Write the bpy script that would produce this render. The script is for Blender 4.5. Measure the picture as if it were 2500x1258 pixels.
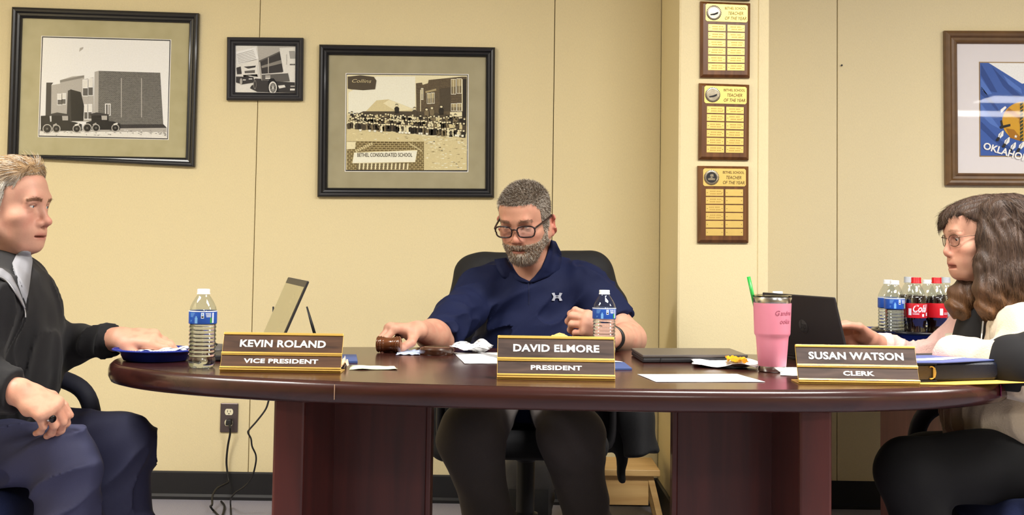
import bpy, bmesh, math, random
import numpy as np
from mathutils import Vector, Matrix, Euler

for _o in list(bpy.data.objects): bpy.data.objects.remove(_o)
SC = bpy.context.scene
COL = SC.collection
V = Vector
R = math.radians

# ------------------------------------------------------------------ camera
F, PITCH, ROLL, PX0, PY0, CH = 3020.0, R(3.1), R(.85), 1250.0, 439.0, 1.045
cam_d = bpy.data.cameras.new('camera'); cam = bpy.data.objects.new('camera', cam_d); COL.objects.link(cam)
cam_d.sensor_width = 36; cam_d.lens = F*36/2500; cam_d.shift_y = -(629-PY0)/2500
cam_d.clip_start = .05
CR = Matrix.Rotation(math.pi/2+PITCH, 3, 'X') @ Matrix.Rotation(ROLL, 3, 'Z')
cam.matrix_world = Matrix.Translation((0, 0, CH)) @ CR.to_4x4()
SC.camera = cam
CO = V((0, 0, CH))
def ray(px, py): return CR @ V(((px-PX0)/F, -(py-PY0)/F, -1))
def P(px, py, Y):                       # the point of the room at depth Y that a photo pixel shows
    d = ray(px, py); return CO + d*(Y/d.y)
def T(px, py, z=.75):                   # ... on the horizontal plane z (table top by default)
    d = ray(px, py); return CO + d*((z-CH)/d.z)

# ------------------------------------------------------------------ world, exposure
w = bpy.data.worlds.new('world'); SC.world = w; w.use_nodes = True
w.node_tree.nodes['Background'].inputs[0].default_value = (.9, .92, 1, 1)
w.node_tree.nodes['Background'].inputs[1].default_value = .15
SC.view_settings.view_transform = 'Standard'; SC.view_settings.look = 'None'
SC.view_settings.exposure = 0.19; SC.view_settings.gamma = 1; SC.view_settings.use_curve_mapping = False
LIGHT = 74.0                            # watts of each fluorescent ceiling panel
SC.cycles.max_bounces = 7; SC.cycles.diffuse_bounces = 3; SC.cycles.glossy_bounces = 3; SC.cycles.transmission_bounces = 6; SC.cycles.transparent_max_bounces = 12
SC.cycles.adaptive_threshold = .05; SC.cycles.caustics_reflective = False; SC.cycles.caustics_refractive = False
CEIL = 2.62
LAMPS = [(1.1, 2.4), (-2.0, 2.4), (3.3, 2.4), (.9, -1.2), (3.3, -1.2), (5.33, -2.23), (5.42, -3.53)]

# ------------------------------------------------------------------ materials
def lin(c):
    out = []
    for x in c[:3]:
        x /= 255; out.append(x/12.92 if x <= .04045 else ((x+.055)/1.055)**2.4)
    return (*out, 1)
MATS = {}
def mat(name, rgb, rough=.5, metal=0, var=.08, scale=30, stretch=(1, 1, 1), bump=0, bscale=None, coat=0, spec=.5,
        attr=False, emit=0, sheen=0, trans=0, ior=1.45, sss=0, rgb2=None, detail=3, alpha=1):
    if name in MATS: return MATS[name]
    m = bpy.data.materials.new(name); m.use_nodes = True; MATS[name] = m
    nt = m.node_tree; N = nt.nodes; L = nt.links; b = N['Principled BSDF']
    b.inputs['Roughness'].default_value = rough; b.inputs['Metallic'].default_value = metal
    b.inputs['Specular IOR Level'].default_value = spec; b.inputs['Coat Weight'].default_value = coat
    b.inputs['Coat Roughness'].default_value = .08
    b.inputs['Sheen Weight'].default_value = sheen; b.inputs['Transmission Weight'].default_value = trans
    b.inputs['IOR'].default_value = ior; b.inputs['Alpha'].default_value = alpha
    if sss: b.inputs['Subsurface Weight'].default_value = sss; b.inputs['Subsurface Radius'].default_value = (.012, .005, .003); b.inputs['Subsurface Scale'].default_value = .5
    tc = N.new('ShaderNodeTexCoord'); mp = N.new('ShaderNodeMapping'); L.new(tc.outputs['Object'], mp.inputs[0])
    mp.inputs['Scale'].default_value = stretch
    nz = N.new('ShaderNodeTexNoise'); nz.inputs['Scale'].default_value = scale; nz.inputs['Detail'].default_value = detail
    L.new(mp.outputs[0], nz.inputs[0])
    mx = N.new('ShaderNodeMix'); mx.data_type = 'RGBA'; L.new(nz.outputs[0], mx.inputs[0])
    c = lin(rgb)
    if attr:
        at = N.new('ShaderNodeAttribute'); at.attribute_name = 'Col'
        h1 = N.new('ShaderNodeHueSaturation'); h1.inputs['Value'].default_value = 1-var; L.new(at.outputs[0], h1.inputs['Color'])
        h2 = N.new('ShaderNodeHueSaturation'); h2.inputs['Value'].default_value = 1+var; L.new(at.outputs[0], h2.inputs['Color'])
        L.new(h1.outputs[0], mx.inputs[6]); L.new(h2.outputs[0], mx.inputs[7])
    else:
        c2 = lin(rgb2) if rgb2 else tuple(min(1, x*(1+var)) for x in c[:3])+(1,)
        c1 = c if rgb2 else tuple(x*(1-var) for x in c[:3])+(1,)
        mx.inputs[6].default_value = c1; mx.inputs[7].default_value = c2
    L.new(mx.outputs[2], b.inputs['Base Color'])
    if emit:
        L.new(mx.outputs[2], b.inputs['Emission Color']); b.inputs['Emission Strength'].default_value = emit
    if bump:
        n2 = N.new('ShaderNodeTexNoise'); n2.inputs['Scale'].default_value = bscale or scale*4; n2.inputs['Detail'].default_value = 2
        L.new(mp.outputs[0], n2.inputs[0])
        bp = N.new('ShaderNodeBump'); bp.inputs['Strength'].default_value = bump; bp.inputs['Distance'].default_value = .002
        L.new(n2.outputs[0], bp.inputs['Height']); L.new(bp.outputs[0], b.inputs['Normal'])
    return m
def clear_mat(name, tint=(255, 255, 255), refl=1.0, rough=.03, ior=1.45):   # thin clear sheet: see-through plus mirror at grazing angles
    if name in MATS: return MATS[name]
    m = bpy.data.materials.new(name); m.use_nodes = True; MATS[name] = m
    nt = m.node_tree; N = nt.nodes; L = nt.links; N.remove(N['Principled BSDF']); o = N['Material Output']
    t = N.new('ShaderNodeBsdfTransparent'); t.inputs[0].default_value = lin(tint)
    g = N.new('ShaderNodeBsdfGlossy'); g.inputs['Roughness'].default_value = rough
    fr = N.new('ShaderNodeFresnel'); fr.inputs[0].default_value = ior
    ge = N.new('ShaderNodeNewGeometry'); bf = N.new('ShaderNodeMath'); bf.operation = 'SUBTRACT'; bf.inputs[0].default_value = 1; L.new(ge.outputs['Backfacing'], bf.inputs[1])
    m2 = N.new('ShaderNodeMath'); m2.operation = 'MULTIPLY'; L.new(bf.outputs[0], m2.inputs[1])
    mu = N.new('ShaderNodeMath'); mu.operation = 'MULTIPLY'; mu.inputs[1].default_value = refl; mu.use_clamp = True
    L.new(fr.outputs[0], mu.inputs[0])
    mx = N.new('ShaderNodeMixShader'); L.new(mu.outputs[0], m2.inputs[0]); L.new(m2.outputs[0], mx.inputs[0]); L.new(t.outputs[0], mx.inputs[1]); L.new(g.outputs[0], mx.inputs[2])
    L.new(mx.outputs[0], o.inputs[0]); return m
def wood_mat(name, c1, c2, rough=.3, axis='X', freq=14, coat=0):
    if name in MATS: return MATS[name]
    m = mat(name, c1, rough, coat=coat, bump=.04, bscale=90)
    nt = m.node_tree; N = nt.nodes; L = nt.links
    mp = [n for n in N if n.type == 'MAPPING'][0]; nz = [n for n in N if n.type == 'TEX_NOISE'][0]; mx = [n for n in N if n.type == 'MIX'][0]
    s = {'X': (.12, 1, 1), 'Y': (1, .12, 1), 'Z': (1, 1, .08)}[axis]
    mp.inputs['Scale'].default_value = s; nz.inputs['Scale'].default_value = freq*4; nz.inputs['Detail'].default_value = 6; nz.inputs['Distortion'].default_value = .6
    rp = N.new('ShaderNodeValToRGB'); rp.color_ramp.elements[0].position = .32; rp.color_ramp.elements[1].position = .7
    L.new(nz.outputs[0], rp.inputs[0]); L.new(rp.outputs[0], mx.inputs[0])
    mx.inputs[6].default_value = lin(c1); mx.inputs[7].default_value = lin(c2)
    return m

# ------------------------------------------------------------------ objects and meshes
WM = {}
def tag(o, label=None, cat=None, group=None, kind=None):
    if label: o['label'] = label
    if cat: o['category'] = cat
    if group: o['group'] = group
    if kind: o['kind'] = kind
    return o
def thing(name, label, cat, loc=(0, 0, 0), rotz=0, group=None):
    o = bpy.data.objects.new(name, None); COL.objects.link(o); o.empty_display_size = .05
    o.location = loc; o.rotation_euler = (0, 0, rotz)
    WM[o] = Matrix.Translation(loc) @ Matrix.Rotation(rotz, 4, 'Z')
    return tag(o, label, cat, group)
def finish(o, parent, kids_world=True):
    COL.objects.link(o)
    if parent is not None: o.parent = parent; WM[o] = WM[parent]
    else: WM[o] = Matrix.Translation(o.location)
    return o
class MB:
    def __init__(s, M=None): s.v = []; s.f = []; s.m = []; s.mi = 0; s.M = M
    def add(s, vs, fs, mi=None):
        n = len(s.v)
        for p in vs:
            p = V(p); s.v.append(s.M @ p if s.M else p)
        for f in fs: s.f.append([n+i for i in f]); s.m.append(s.mi if mi is None else mi)
        return s
    def box(s, c, d, rot=None, mi=None, taper=1):
        x, y, z = d[0]/2, d[1]/2, d[2]/2; c = V(c)
        vs = [V((sx*x*(taper if sz > 0 else 1), sy*y*(taper if sz > 0 else 1), sz*z)) for sz in (-1, 1) for sx, sy in ((-1, -1), (1, -1), (1, 1), (-1, 1))]
        if rot is not None: vs = [rot @ p for p in vs]
        return s.add([c+p for p in vs], [(3, 2, 1, 0), (4, 5, 6, 7), (0, 1, 5, 4), (1, 2, 6, 5), (2, 3, 7, 6), (3, 0, 4, 7)], mi)
    def lathe(s, prof, n=32, c=(0, 0, 0), mi=None, caps=True, rot=None, sq=None):
        c = V(c); vs = []; fs = []
        for r, z in prof:
            for k in range(n):
                a = 2*math.pi*k/n; p = V((r*math.cos(a), r*math.sin(a)*(sq or 1), z)); vs.append(c+(rot @ p if rot else p))
        for i in range(len(prof)-1):
            for k in range(n): fs.append((i*n+k, i*n+(k+1) % n, (i+1)*n+(k+1) % n, (i+1)*n+k))
        if caps:
            if prof[0][0] > 1e-6: fs.append(tuple(reversed(range(n))))
            if prof[-1][0] > 1e-6: fs.append(tuple((len(prof)-1)*n+k for k in range(n)))
        return s.add(vs, fs, mi)
    def tube(s, pts, r, n=8, mi=None, caps=True, flat=None):
        pts = [V(p) for p in pts]; vs = []; fs = []; u = None
        for i, p in enumerate(pts):
            t = (pts[min(i+1, len(pts)-1)]-pts[max(i-1, 0)]).normalized()
            if u is None: u = t.orthogonal().normalized() if flat is None else V(flat)
            u = (u-t*u.dot(t)).normalized(); v = t.cross(u)
            rr = r[i] if isinstance(r, (list, tuple)) else r
            if not isinstance(rr, (list, tuple)): rr = (rr, rr)
            for k in range(n):
                a = 2*math.pi*k/n; vs.append(p+u*(rr[0]*math.cos(a))+v*(rr[1]*math.sin(a)))
        for i in range(len(pts)-1):
            for k in range(n): fs.append((i*n+k, i*n+(k+1) % n, (i+1)*n+(k+1) % n, (i+1)*n+k))
        if caps: fs.append(tuple(reversed(range(n)))); fs.append(tuple((len(pts)-1)*n+k for k in range(n)))
        return s.add(vs, fs, mi)
    def prism(s, poly, dvec, mi=None):          # closed 3-D outline pushed along dvec
        poly = [V(p) for p in poly]; d = V(dvec); n = len(poly)
        fs = [tuple(range(n)), tuple(reversed(range(n, 2*n)))]+[(i, n+i, n+(i+1) % n, (i+1) % n) for i in range(n)]
        return s.add(poly+[p+d for p in poly], fs, mi)
    def poly(s, pts, mi=None): return s.add(pts, [tuple(range(len(pts)))], mi)
    def grid(s, fn, nu, nv, cu=False, mi=None):
        vs = [fn(i/(nu if cu else nu-1), j/(nv-1)) for j in range(nv) for i in range(nu)]; fs = []
        for j in range(nv-1):
            for i in range(nu if cu else nu-1): fs.append((j*nu+i, j*nu+(i+1) % nu, (j+1)*nu+(i+1) % nu, (j+1)*nu+i))
        return s.add(vs, fs, mi)
    def build(s, name, mats, parent=None, smooth=False, bevel=0, segs=2, world=True, solid=0, sub=0, origin=None, auto=None, fix=True):
        me = bpy.data.meshes.new(name)
        vs = s.v
        o = bpy.data.objects.new(name, me)
        if parent is not None and world: Mi = WM[parent].inverted(); vs = [Mi @ p for p in vs]
        elif origin is not None: og = V(origin); o.location = og; vs = [p-og for p in vs]
        me.from_pydata([tuple(p) for p in vs], [], s.f)
        for mm in (mats if isinstance(mats, (list, tuple)) else [mats]): me.materials.append(mm)
        me.polygons.foreach_set('material_index', s.m)
        if fix:
            bm = bmesh.new(); bm.from_mesh(me); bmesh.ops.recalc_face_normals(bm, faces=bm.faces); bm.to_mesh(me); bm.free()
        if smooth:
            me.polygons.foreach_set('use_smooth', [True]*len(me.polygons))
            if auto: 
                try: me.set_sharp_from_angle(angle=R(auto))
                except Exception: pass
        if solid:
            md = o.modifiers.new('thick', 'SOLIDIFY'); md.thickness = solid; md.offset = 0
        if bevel:
            md = o.modifiers.new('bevel', 'BEVEL'); md.width = bevel; md.segments = segs; md.limit_method = 'ANGLE'; md.angle_limit = R(35)
        if sub:
            md = o.modifiers.new('sub', 'SUBSURF'); md.levels = sub; md.render_levels = sub
        return finish(o, parent)
def frame(o, x, y, z):                          # 4x4 from origin and axes
    m = Matrix.Identity(4)
    for i, a in enumerate((x, y, z)):
        for j in range(3): m[j][i] = a[j]
    for j in range(3): m[j][3] = o[j]
    return m
def text(name, s, size, M, material, parent, extrude=.0004, bold=0, shear=0, sx=1, align='CENTER', space=1):
    cu = bpy.data.curves.new(name, 'FONT'); cu.body = s; cu.size = size; cu.extrude = extrude; cu.offset = bold; cu.shear = shear
    cu.align_x = align; cu.align_y = 'CENTER'; cu.space_character = space; cu.resolution_u = 3
    t = bpy.data.objects.new('tmp', cu); COL.objects.link(t); bpy.context.view_layer.update()
    me = bpy.data.meshes.new_from_object(t.evaluated_get(bpy.context.evaluated_depsgraph_get()))
    bpy.data.objects.remove(t); bpy.data.curves.remove(cu)
    me.name = name
    me.transform((WM[parent].inverted() if parent is not None else Matrix.Identity(4)) @ M @ Matrix.Diagonal((sx, 1, 1, 1)))
    me.materials.clear(); me.materials.append(material)
    me.polygons.foreach_set('material_index', [0]*len(me.polygons))
    return finish(bpy.data.objects.new(name, me), parent)
def copy_tree(o, parent=None):
    c = o.copy(); COL.objects.link(c); c.parent = parent; WM[c] = WM[o]
    for ch in [x for x in bpy.data.objects if x.parent == o]: copy_tree(ch, c)
    return c
rnd = random.Random(7)
# ------------------------------------------------------------------ the room
YW = 5.1; COLX0, COLX1, COLY = .612, .945, 4.55
XL, XR, YF = -3.0, 7.0, -6.0
m_wall = mat('woven vinyl wallcovering', (234, 218, 174), .75, var=.075, scale=260, stretch=(1, 1, .45), bump=.35, bscale=420)
m_seam = mat('seam gap backing', (150, 126, 80), .8)  # brown backing board that shows as thin lines between wall panels
m_ceil = mat('ceiling tile white', (238, 236, 228), .9, bump=.2, bscale=200)
m_base = mat('black vinyl base', (30, 30, 33), .45, var=.15, scale=12)
m_carpet = mat('grey loop carpet', (150, 148, 162), .95, var=.3, scale=260, bump=.8, bscale=420)
def struct(o): o['kind'] = 'structure'; return o
b = MB(); b.box((2, -.45, -.025), (10, 11.2, .05)); struct(b.build('floor', m_carpet))
b = MB(); b.box((2, -.45, CEIL+.025), (10, 11.2, .05)); struct(b.build('ceiling', m_ceil))
b = MB(); b.box((2, YW+.04, CEIL/2), (10, .04, CEIL)); wall = struct(b.build('wall_back', m_seam))
seams = [-2.3, -1.058, .168, COLX0+.001]
seams2 = [COLX1-.02, 1.343, 2.563, 3.783, 5.003, XR]
def panel(x0, x1, par, y=YW, th=.02):
    b = MB(); b.box(((x0+x1)/2, y+th/2, CEIL/2), (x1-x0-.0028, th, CEIL)); return b.build('wall_panel', m_wall, par, bevel=.002)
xs = [-3.0]+seams
for a, c in zip(xs, xs[1:]): panel(a, c, wall)
for a, c in zip(seams2, seams2[1:]): panel(a, c, wall)
b = MB(); b.box(((COLX0+COLX1)/2, (YW+COLY)/2+.03, CEIL/2), (COLX1-COLX0-.04, YW-COLY-.02, CEIL)); colm = struct(b.build('wall_column', m_seam))
b = MB(); b.box((COLX0+.01, (YW+COLY)/2, CEIL/2), (.02, YW-COLY-.004, CEIL)); b.build('wall_panel', m_wall, colm, bevel=.003)
b = MB(); b.box((COLX0+.149, COLY+.01, CEIL/2), (.29, .02, CEIL)); b.build('wall_panel', m_wall, colm, bevel=.004)
b = MB(); b.box((COLX1-.02, COLY+.008, CEIL/2), (.04, .022, CEIL)); b.build('corner_strip', m_wall, colm, bevel=.004)
b = MB(); b.box((COLX1-.01, (YW+COLY)/2+.02, CEIL/2), (.02, YW-COLY-.03, CEIL)); b.build('wall_panel', m_wall, colm, bevel=.003)
for nm, c, d in (('wall_left', (XL-.025, -.45, CEIL/2), (.05, 11.2, CEIL)), ('wall_right', (XR+.025, -.45, CEIL/2), (.05, 11.2, CEIL)), ('wall_front', (2, YF-.025, CEIL/2), (10, .05, CEIL))):
    b = MB(); b.box(c, d); struct(b.build(nm, m_wall))
def baseb(nm, x0, y0, x1, y1, nx, ny, h=.112):
    b = MB(); prof = [(0, 0), (.016, 0), (.016, .012), (.009, .022), (.009, h-.006), (.004, h), (0, h)]
    a = V((x0, y0, 0)); c = V((x1, y1, 0)); n = V((nx, ny, 0))
    b.prism([a+n*p+V((0, 0, q)) for p, q in prof], c-a); struct(b.build(nm, m_base))
baseb('baseboard_back', XL, YW, COLX0, YW, 0, -1)
baseb('baseboard_column', COLX0, YW, COLX0, COLY-.01, -1, 0)
baseb('baseboard_front', COLX0-.01, COLY, COLX1+.01, COLY, 0, -1)
baseb('baseboard_right', COLX1, YW, XR, YW, 0, -1)
m_lamp = mat('lit fluorescent diffuser', (255, 252, 245), .6, emit=3.0)
m_enam = mat('white enamel', (235, 235, 232), .4)
for i, (x, y) in enumerate(LAMPS):
    where = ['over the middle of the table', 'over the left end of the table', 'over the right end of the table', 'behind the camera, middle of its row', 'behind the camera, right of its row', 'far behind the camera, nearer one', 'far behind the camera, farther one'][i]
    t = thing('ceiling_light', 'white recessed fluorescent ceiling panel '+where, 'ceiling light', (x, y, CEIL), group='recessed ceiling lights')
    b = MB(); b.box((x, y, CEIL-.012), (1.2, .58, .01)); b.build('diffuser', m_lamp, t)
    b = MB()
    for dx, dy, sx, sy in ((0, .305, 1.26, .03), (0, -.305, 1.26, .03), (.615, 0, .03, .58), (-.615, 0, .03, .58)): b.box((x+dx, y+dy, CEIL-.01), (sx, sy, .02))
    b.build('housing', m_enam, t)
    ld = bpy.data.lights.new('tube_light', 'AREA'); ld.shape = 'RECTANGLE'; ld.size = 1.18; ld.size_y = .56; ld.energy = LIGHT if y > 0 else LIGHT*.5; ld.color = (1, .965, .9)
    lo = bpy.data.objects.new('tube_light', ld); COL.objects.link(lo); lo.parent = t; lo.location = (0, 0, -.02)
# ------------------------------------------------------------------ framed pictures (traced on the wall plane, built with depth)
def tones(pre, cols): return [mat('%s ink %d' % (pre, i), c, .6, var=.12, scale=180, spec=.3) for i, c in enumerate(cols)]
BW = tones('grey', [(24, 23, 26), (58, 55, 56), (98, 95, 92), (140, 136, 130), (186, 182, 176), (236, 234, 228), (252, 252, 250)])
SEP = tones('sepia', [(44, 38, 30), (82, 72, 56), (128, 114, 86), (178, 162, 120), (222, 208, 160), (244, 234, 194), (253, 249, 226)])
m_blackframe = mat('black painted frame', (30, 30, 34), .32, var=.2, scale=60, coat=.3)
m_brownframe = mat('bronze brown frame', (122, 88, 50), .4, rgb2=(82, 58, 32), scale=25, coat=.2)
m_glass = clear_mat('picture glass', refl=.8, rough=.02)
def quad_map(c):
    def q(u, v):
        a = [c[0][i]+(c[1][i]-c[0][i])*u for i in (0, 1)]; d = [c[3][i]+(c[2][i]-c[3][i])*u for i in (0, 1)]
        return (a[0]+(d[0]-a[0])*v, a[1]+(d[1]-a[1])*v)
    return q
def lerp2(a, b, t): return (a[0]+(b[0]-a[0])*t, a[1]+(b[1]-a[1])*t)
def picture(label, outer, sight, opening, m_frame, m_mat, edge_mats, art, mats, yw=YW, glass=True, frame_d=.026):
    c = P(*lerp2(outer[0], outer[2], .5), yw)
    t = thing('picture_frame', label, 'picture', (c.x, yw-.002, P(*outer[3], yw).z))
    b = MB()
    prof = [(0, .001), (0, .7), (.08, .85), (.22, 1), (.4, .92), (.55, .6), (.75, .55), (.88, .7), (1, .45), (1, .18)]
    for k in range(4):
        o0, o1, i0, i1 = outer[k], outer[(k+1) % 4], sight[k], sight[(k+1) % 4]
        vs = []; 
        for tt, dd in prof:
            for a, e in ((o0, i0), (o1, i1)): vs.append(P(*lerp2(a, e, tt), yw) + V((0, -frame_d*dd, 0)))
        b.add(vs, [(2*i, 2*i+1, 2*i+3, 2*i+2) for i in range(len(prof)-1)])
    b.build('frame', m_frame, t)
    L = lambda pts, n: [P(*p, yw)+V((0, -.006-.0005*n, 0)) for p in pts]
    b = MB(); o = [lerp2(sight[k], outer[k], .4) for k in range(4)]
    b.prism(L(o, 0), (0, .004, 0)); b.build('mat_board', m_mat, t)
    for i, (mm, gr) in enumerate(edge_mats):
        b = MB(); q = quad_map(opening); b.poly(L([q(-gr, -gr), q(1+gr, -gr), q(1+gr, 1+gr), q(-gr, 1+gr)], 1+i)); b.build('mat_edge', mm, t)
    n0 = 1+len(edge_mats)
    b = MB()
    for mi, lay, pts in art: b.poly(L(pts, n0+lay), mi)
    pr = b.build('photo_print', mats, t, fix=False)
    if glass:
        b = MB(); b.poly([P(*p, yw)+V((0, -.0125, 0)) for p in reversed(sight)]); b.build('glass', m_glass, t, fix=False)
    return t, L, n0
def conv(ox, oy, k): return lambda pts: [(ox+u*k, oy+v*k) for u, v in pts]
def rect(x0, y0, x1, y1): return [(x0, y0), (x1, y0), (x1, y1), (x0, y1)]
def circ(x, y, r, n=14, ry=None): return [(x+r*math.cos(2*math.pi*i/n), y+(ry or r)*math.sin(2*math.pi*i/n)) for i in range(n)]
m_mat1 = mat('marbled green-grey mat', (200, 192, 154), .8, rgb2=(172, 163, 122), scale=14, detail=6)
m_mat3 = mat('marbled grey mat', (184, 176, 146), .8, rgb2=(154, 146, 116), scale=12, detail=6)
m_white = mat('white card', (246, 244, 240), .7, var=.02)
m_dark = mat('dark card', (40, 38, 40), .7)
def brickmat(name, c1, c2, mortar, sc):
    m = mat(name, c1, .8); nt = m.node_tree; N = nt.nodes; L = nt.links
    bk = N.new('ShaderNodeTexBrick'); bk.inputs['Scale'].default_value = sc; bk.inputs['Color1'].default_value = lin(c1); bk.inputs['Color2'].default_value = lin(c2)
    bk.inputs['Mortar'].default_value = lin(mortar); bk.inputs['Mortar Size'].default_value = .03
    mp = [n for n in N if n.type == 'MAPPING'][0]; mp.inputs['Rotation'].default_value = (R(90), 0, 0)
    L.new(mp.outputs[0], bk.inputs[0]); L.new(bk.outputs[0], N['Principled BSDF'].inputs['Base Color']); return m
# -- picture one: brick school house with two old cars
k = 520/1521; cv = conv(0, 0, k); A = []
def add(mi, lay, pts): A.append((mi, lay, cv(pts)))
add(6, 0, [(312, 270), (1215, 295), (1198, 990), (285, 970)])
add(7, 1, [(710, 508), (1148, 522), (1170, 900), (705, 900)])
add(4, 1, [(680, 515), (710, 508), (706, 880), (676, 880)])
add(4, 1, [(434, 575), (520, 548), (606, 540), (600, 870), (372, 870), (372, 610), (434, 600)]); add(3, 2, [(434, 575), (606, 540), (606, 556), (434, 592)])
add(4, 2, [(596, 570), (672, 555), (676, 870), (600, 870)])
add(1, 1, [(336, 592), (385, 592), (372, 610), (370, 830), (330, 830)])
add(0, 3, [(508, 640), (582, 660), (606, 760), (600, 866), (515, 866)]); add(1, 2, [(490, 650), (515, 640), (520, 870), (480, 870)])
for x0, y0, x1, y1 in ((598, 575, 632, 685), (638, 566, 668, 682), (418, 676, 446, 748), (450, 672, 474, 744), (608, 752, 630, 850), (636, 750, 660, 850)):
    add(6, 3, rect(x0-4, y0-5, x1+4, y1+5)); add(2, 4, rect(x0, y0, x1, y1)); add(5, 5, rect(x0, y0, x1, (y0+y1)/2)); add(6, 6, rect(x0, (y0+y1)/2-3, x1, (y0+y1)/2+3))
add(6, 3, rect(755, 742, 795, 828)); add(2, 4, rect(762, 748, 774, 824)); add(3, 4, rect(779, 748, 790, 824))
for x in (868, 1012): add(4, 2, rect(x, 560, x+6, 840))
add(1, 2, [(705, 890), (1172, 890), (1195, 915), (1195, 925), (700, 925)])
add(4, 3, [(290, 925), (1195, 915), (1195, 960), (700, 950), (288, 960)]); add(5, 4, [(288, 940), (1195, 945), (1198, 990), (285, 970)])
for i in range(90):
    x = rnd.uniform(300, 1185); y = 930+rnd.random()*40; add(rnd.choice([2, 3, 6]), 5, [(x, y), (x+rnd.uniform(6, 22), y-3), (x+rnd.uniform(8, 26), y+3)])
for x, sc in ((355, 1.0), (640, .95)):
    g = lambda pts: [(x+u*sc, 800+v*sc) for u, v in pts]
    add(1, 6, g([(5, 18), (60, 5), (150, 20), (150, 30), (10, 28)])); add(0, 6, g([(20, 28), (145, 28), (150, 70), (190, 75), (235, 90), (235, 135), (-20, 135), (-20, 80), (20, 70)]))
    add(4, 7, g([(95, 30), (138, 30), (138, 62), (98, 62)])); 
    for wx, wr in ((-10, 34), (55, 30), (200, 30)): add(4, 8, g(circ(wx, 122, wr))); add(0, 9, g(circ(wx, 122, wr-7))); add(3, 10, g(circ(wx, 122, 8)))
    add(4, 9, g([(30, 95), (55, 82), (60, 92), (35, 105)])); add(5, 9, g([(185, 92), (215, 82), (220, 92), (192, 104)]))
add(0, 6, [(298, 830), (360, 826), (370, 930), (298, 935)])
add(4, 1, [(575, 345), (600, 338), (598, 352), (570, 372)])
m_bw_brick = brickmat('printed grey brick', (112, 110, 106), (88, 86, 84), (140, 138, 132), 60)
picture('large black-framed photo of an old brick school with vintage cars', cv([(98, 55), (1427, 100), (1395, 1195), (62, 1128)]), cv([(168, 132), (1357, 168), (1330, 1128), (137, 1105)]),
        cv([(305, 262), (1221, 288), (1202, 996), (280, 977)]), m_blackframe, m_mat1, [(m_white, .006), (m_dark, 0)], A, BW+[m_bw_brick])
# -- picture two: small frame, old truck
k = 220/1384; cv = conv(540, 70, k); A = []
add(5, 0, [(225, 265), (1145, 275), (1140, 990), (222, 980)])
add(4, 1, [(560, 270), (1145, 275), (1140, 860), (600, 700)])
add(5, 2, [(900, 300), (1145, 290), (1140, 860), (960, 820)])
add(6, 3, [(228, 360), (535, 290), (582, 465), (260, 560)])
for i in range(7): add(3, 4, [(245+i*4, 400+i*24-i*2), (500+i*8, 330+i*24), (502+i*8, 335+i*24), (247+i*4, 406+i*24-i*2)])
add(1, 4, [(582, 500), (905, 355), (960, 670), (630, 700)]); add(3, 5, [(625, 578), (925, 485), (932, 540), (630, 612)]); add(4, 6, rect(725, 450, 738, 690))
add(2, 5, [(590, 500), (905, 352), (908, 372), (594, 520)])
add(4, 5, [(582, 505), (604, 500), (640, 800), (615, 790)])
add(2, 5, [(630, 705), (1030, 682), (1060, 815), (850, 815), (800, 765), (740, 790), (720, 805), (632, 800)]); add(5, 6, [(630, 700), (1030, 678), (1030, 690), (632, 712)])
add(4, 6, rect(685, 722, 762, 748)); add(5, 6, rect(685, 755, 762, 776))
add(1, 4, [(470, 880), (640, 800), (1135, 830), (1140, 988), (560, 975), (450, 920)])
add(0, 6, [(730, 810), (760, 770), (815, 770), (860, 830), (890, 980), (730, 980)])
add(5, 7, circ(800, 910, 62, 18, 95)); add(2, 8, circ(803, 912, 46, 18, 76)); add(5, 9, circ(803, 915, 14, 10, 20))
for a in range(0, 180, 30):
    c, s = math.cos(R(a))*44, math.sin(R(a))*74; add(5, 9, [(803-c-2, 912-s), (803-c+2, 912-s), (803+c+2, 912+s), (803+c-2, 912+s)])
add(1, 6, [(505, 800), (530, 770), (620, 775), (640, 860), (550, 930)]); add(3, 7, circ(525, 865, 24, 14, 72)); add(1, 8, circ(527, 865, 15, 14, 56))
add(5, 7, [(880, 880), (980, 870), (995, 905), (900, 925)]); add(4, 7, rect(1070, 880, 1138, 900)); add(5, 7, rect(1065, 925, 1138, 955))
add(1, 3, [(240, 605), (305, 585), (320, 700), (250, 705)]); add(5, 4, [(310, 580), (560, 565), (580, 745), (330, 750)]); add(1, 5, [(350, 590), (540, 572), (530, 600), (420, 620)]); add(2, 5, [(365, 655), (525, 640), (525, 685), (370, 690)])
add(3, 4, [(345, 715), (560, 705), (570, 745), (350, 750)]); add(1, 4, [(235, 740), (500, 745), (520, 830), (330, 860), (235, 830)]); add(4, 6, circ(313, 815, 20, 12, 50)); add(5, 6, rect(340, 785, 385, 800)); add(5, 6, rect(430, 770, 485, 785))
for i in range(7):
    for j in range(6): add(1, 4, [(1050+j*15+i*3, 350+i*17), (1059+j*15+i*3, 350+i*17), (1056+j*15+i*3, 361+i*17), (1047+j*15+i*3, 361+i*17)])
for i in range(4): add(1, 5, rect(1060+i*21, 545, 1074+i*21, 566))
add(2, 4, rect(1010, 400, 1014, 560))
tt, L2, n2 = picture('small black-framed photo of a vintage delivery truck', cv([(105, 140), (1270, 152), (1258, 1112), (97, 1105)]), cv([(225, 258), (1150, 268), (1145, 995), (218, 988)]),
        cv([(228, 265), (1145, 275), (1140, 990), (222, 980)]), mat('charcoal frame', (48, 47, 52), .55, var=.12, scale=90), m_dark, [], A, BW)
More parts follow.
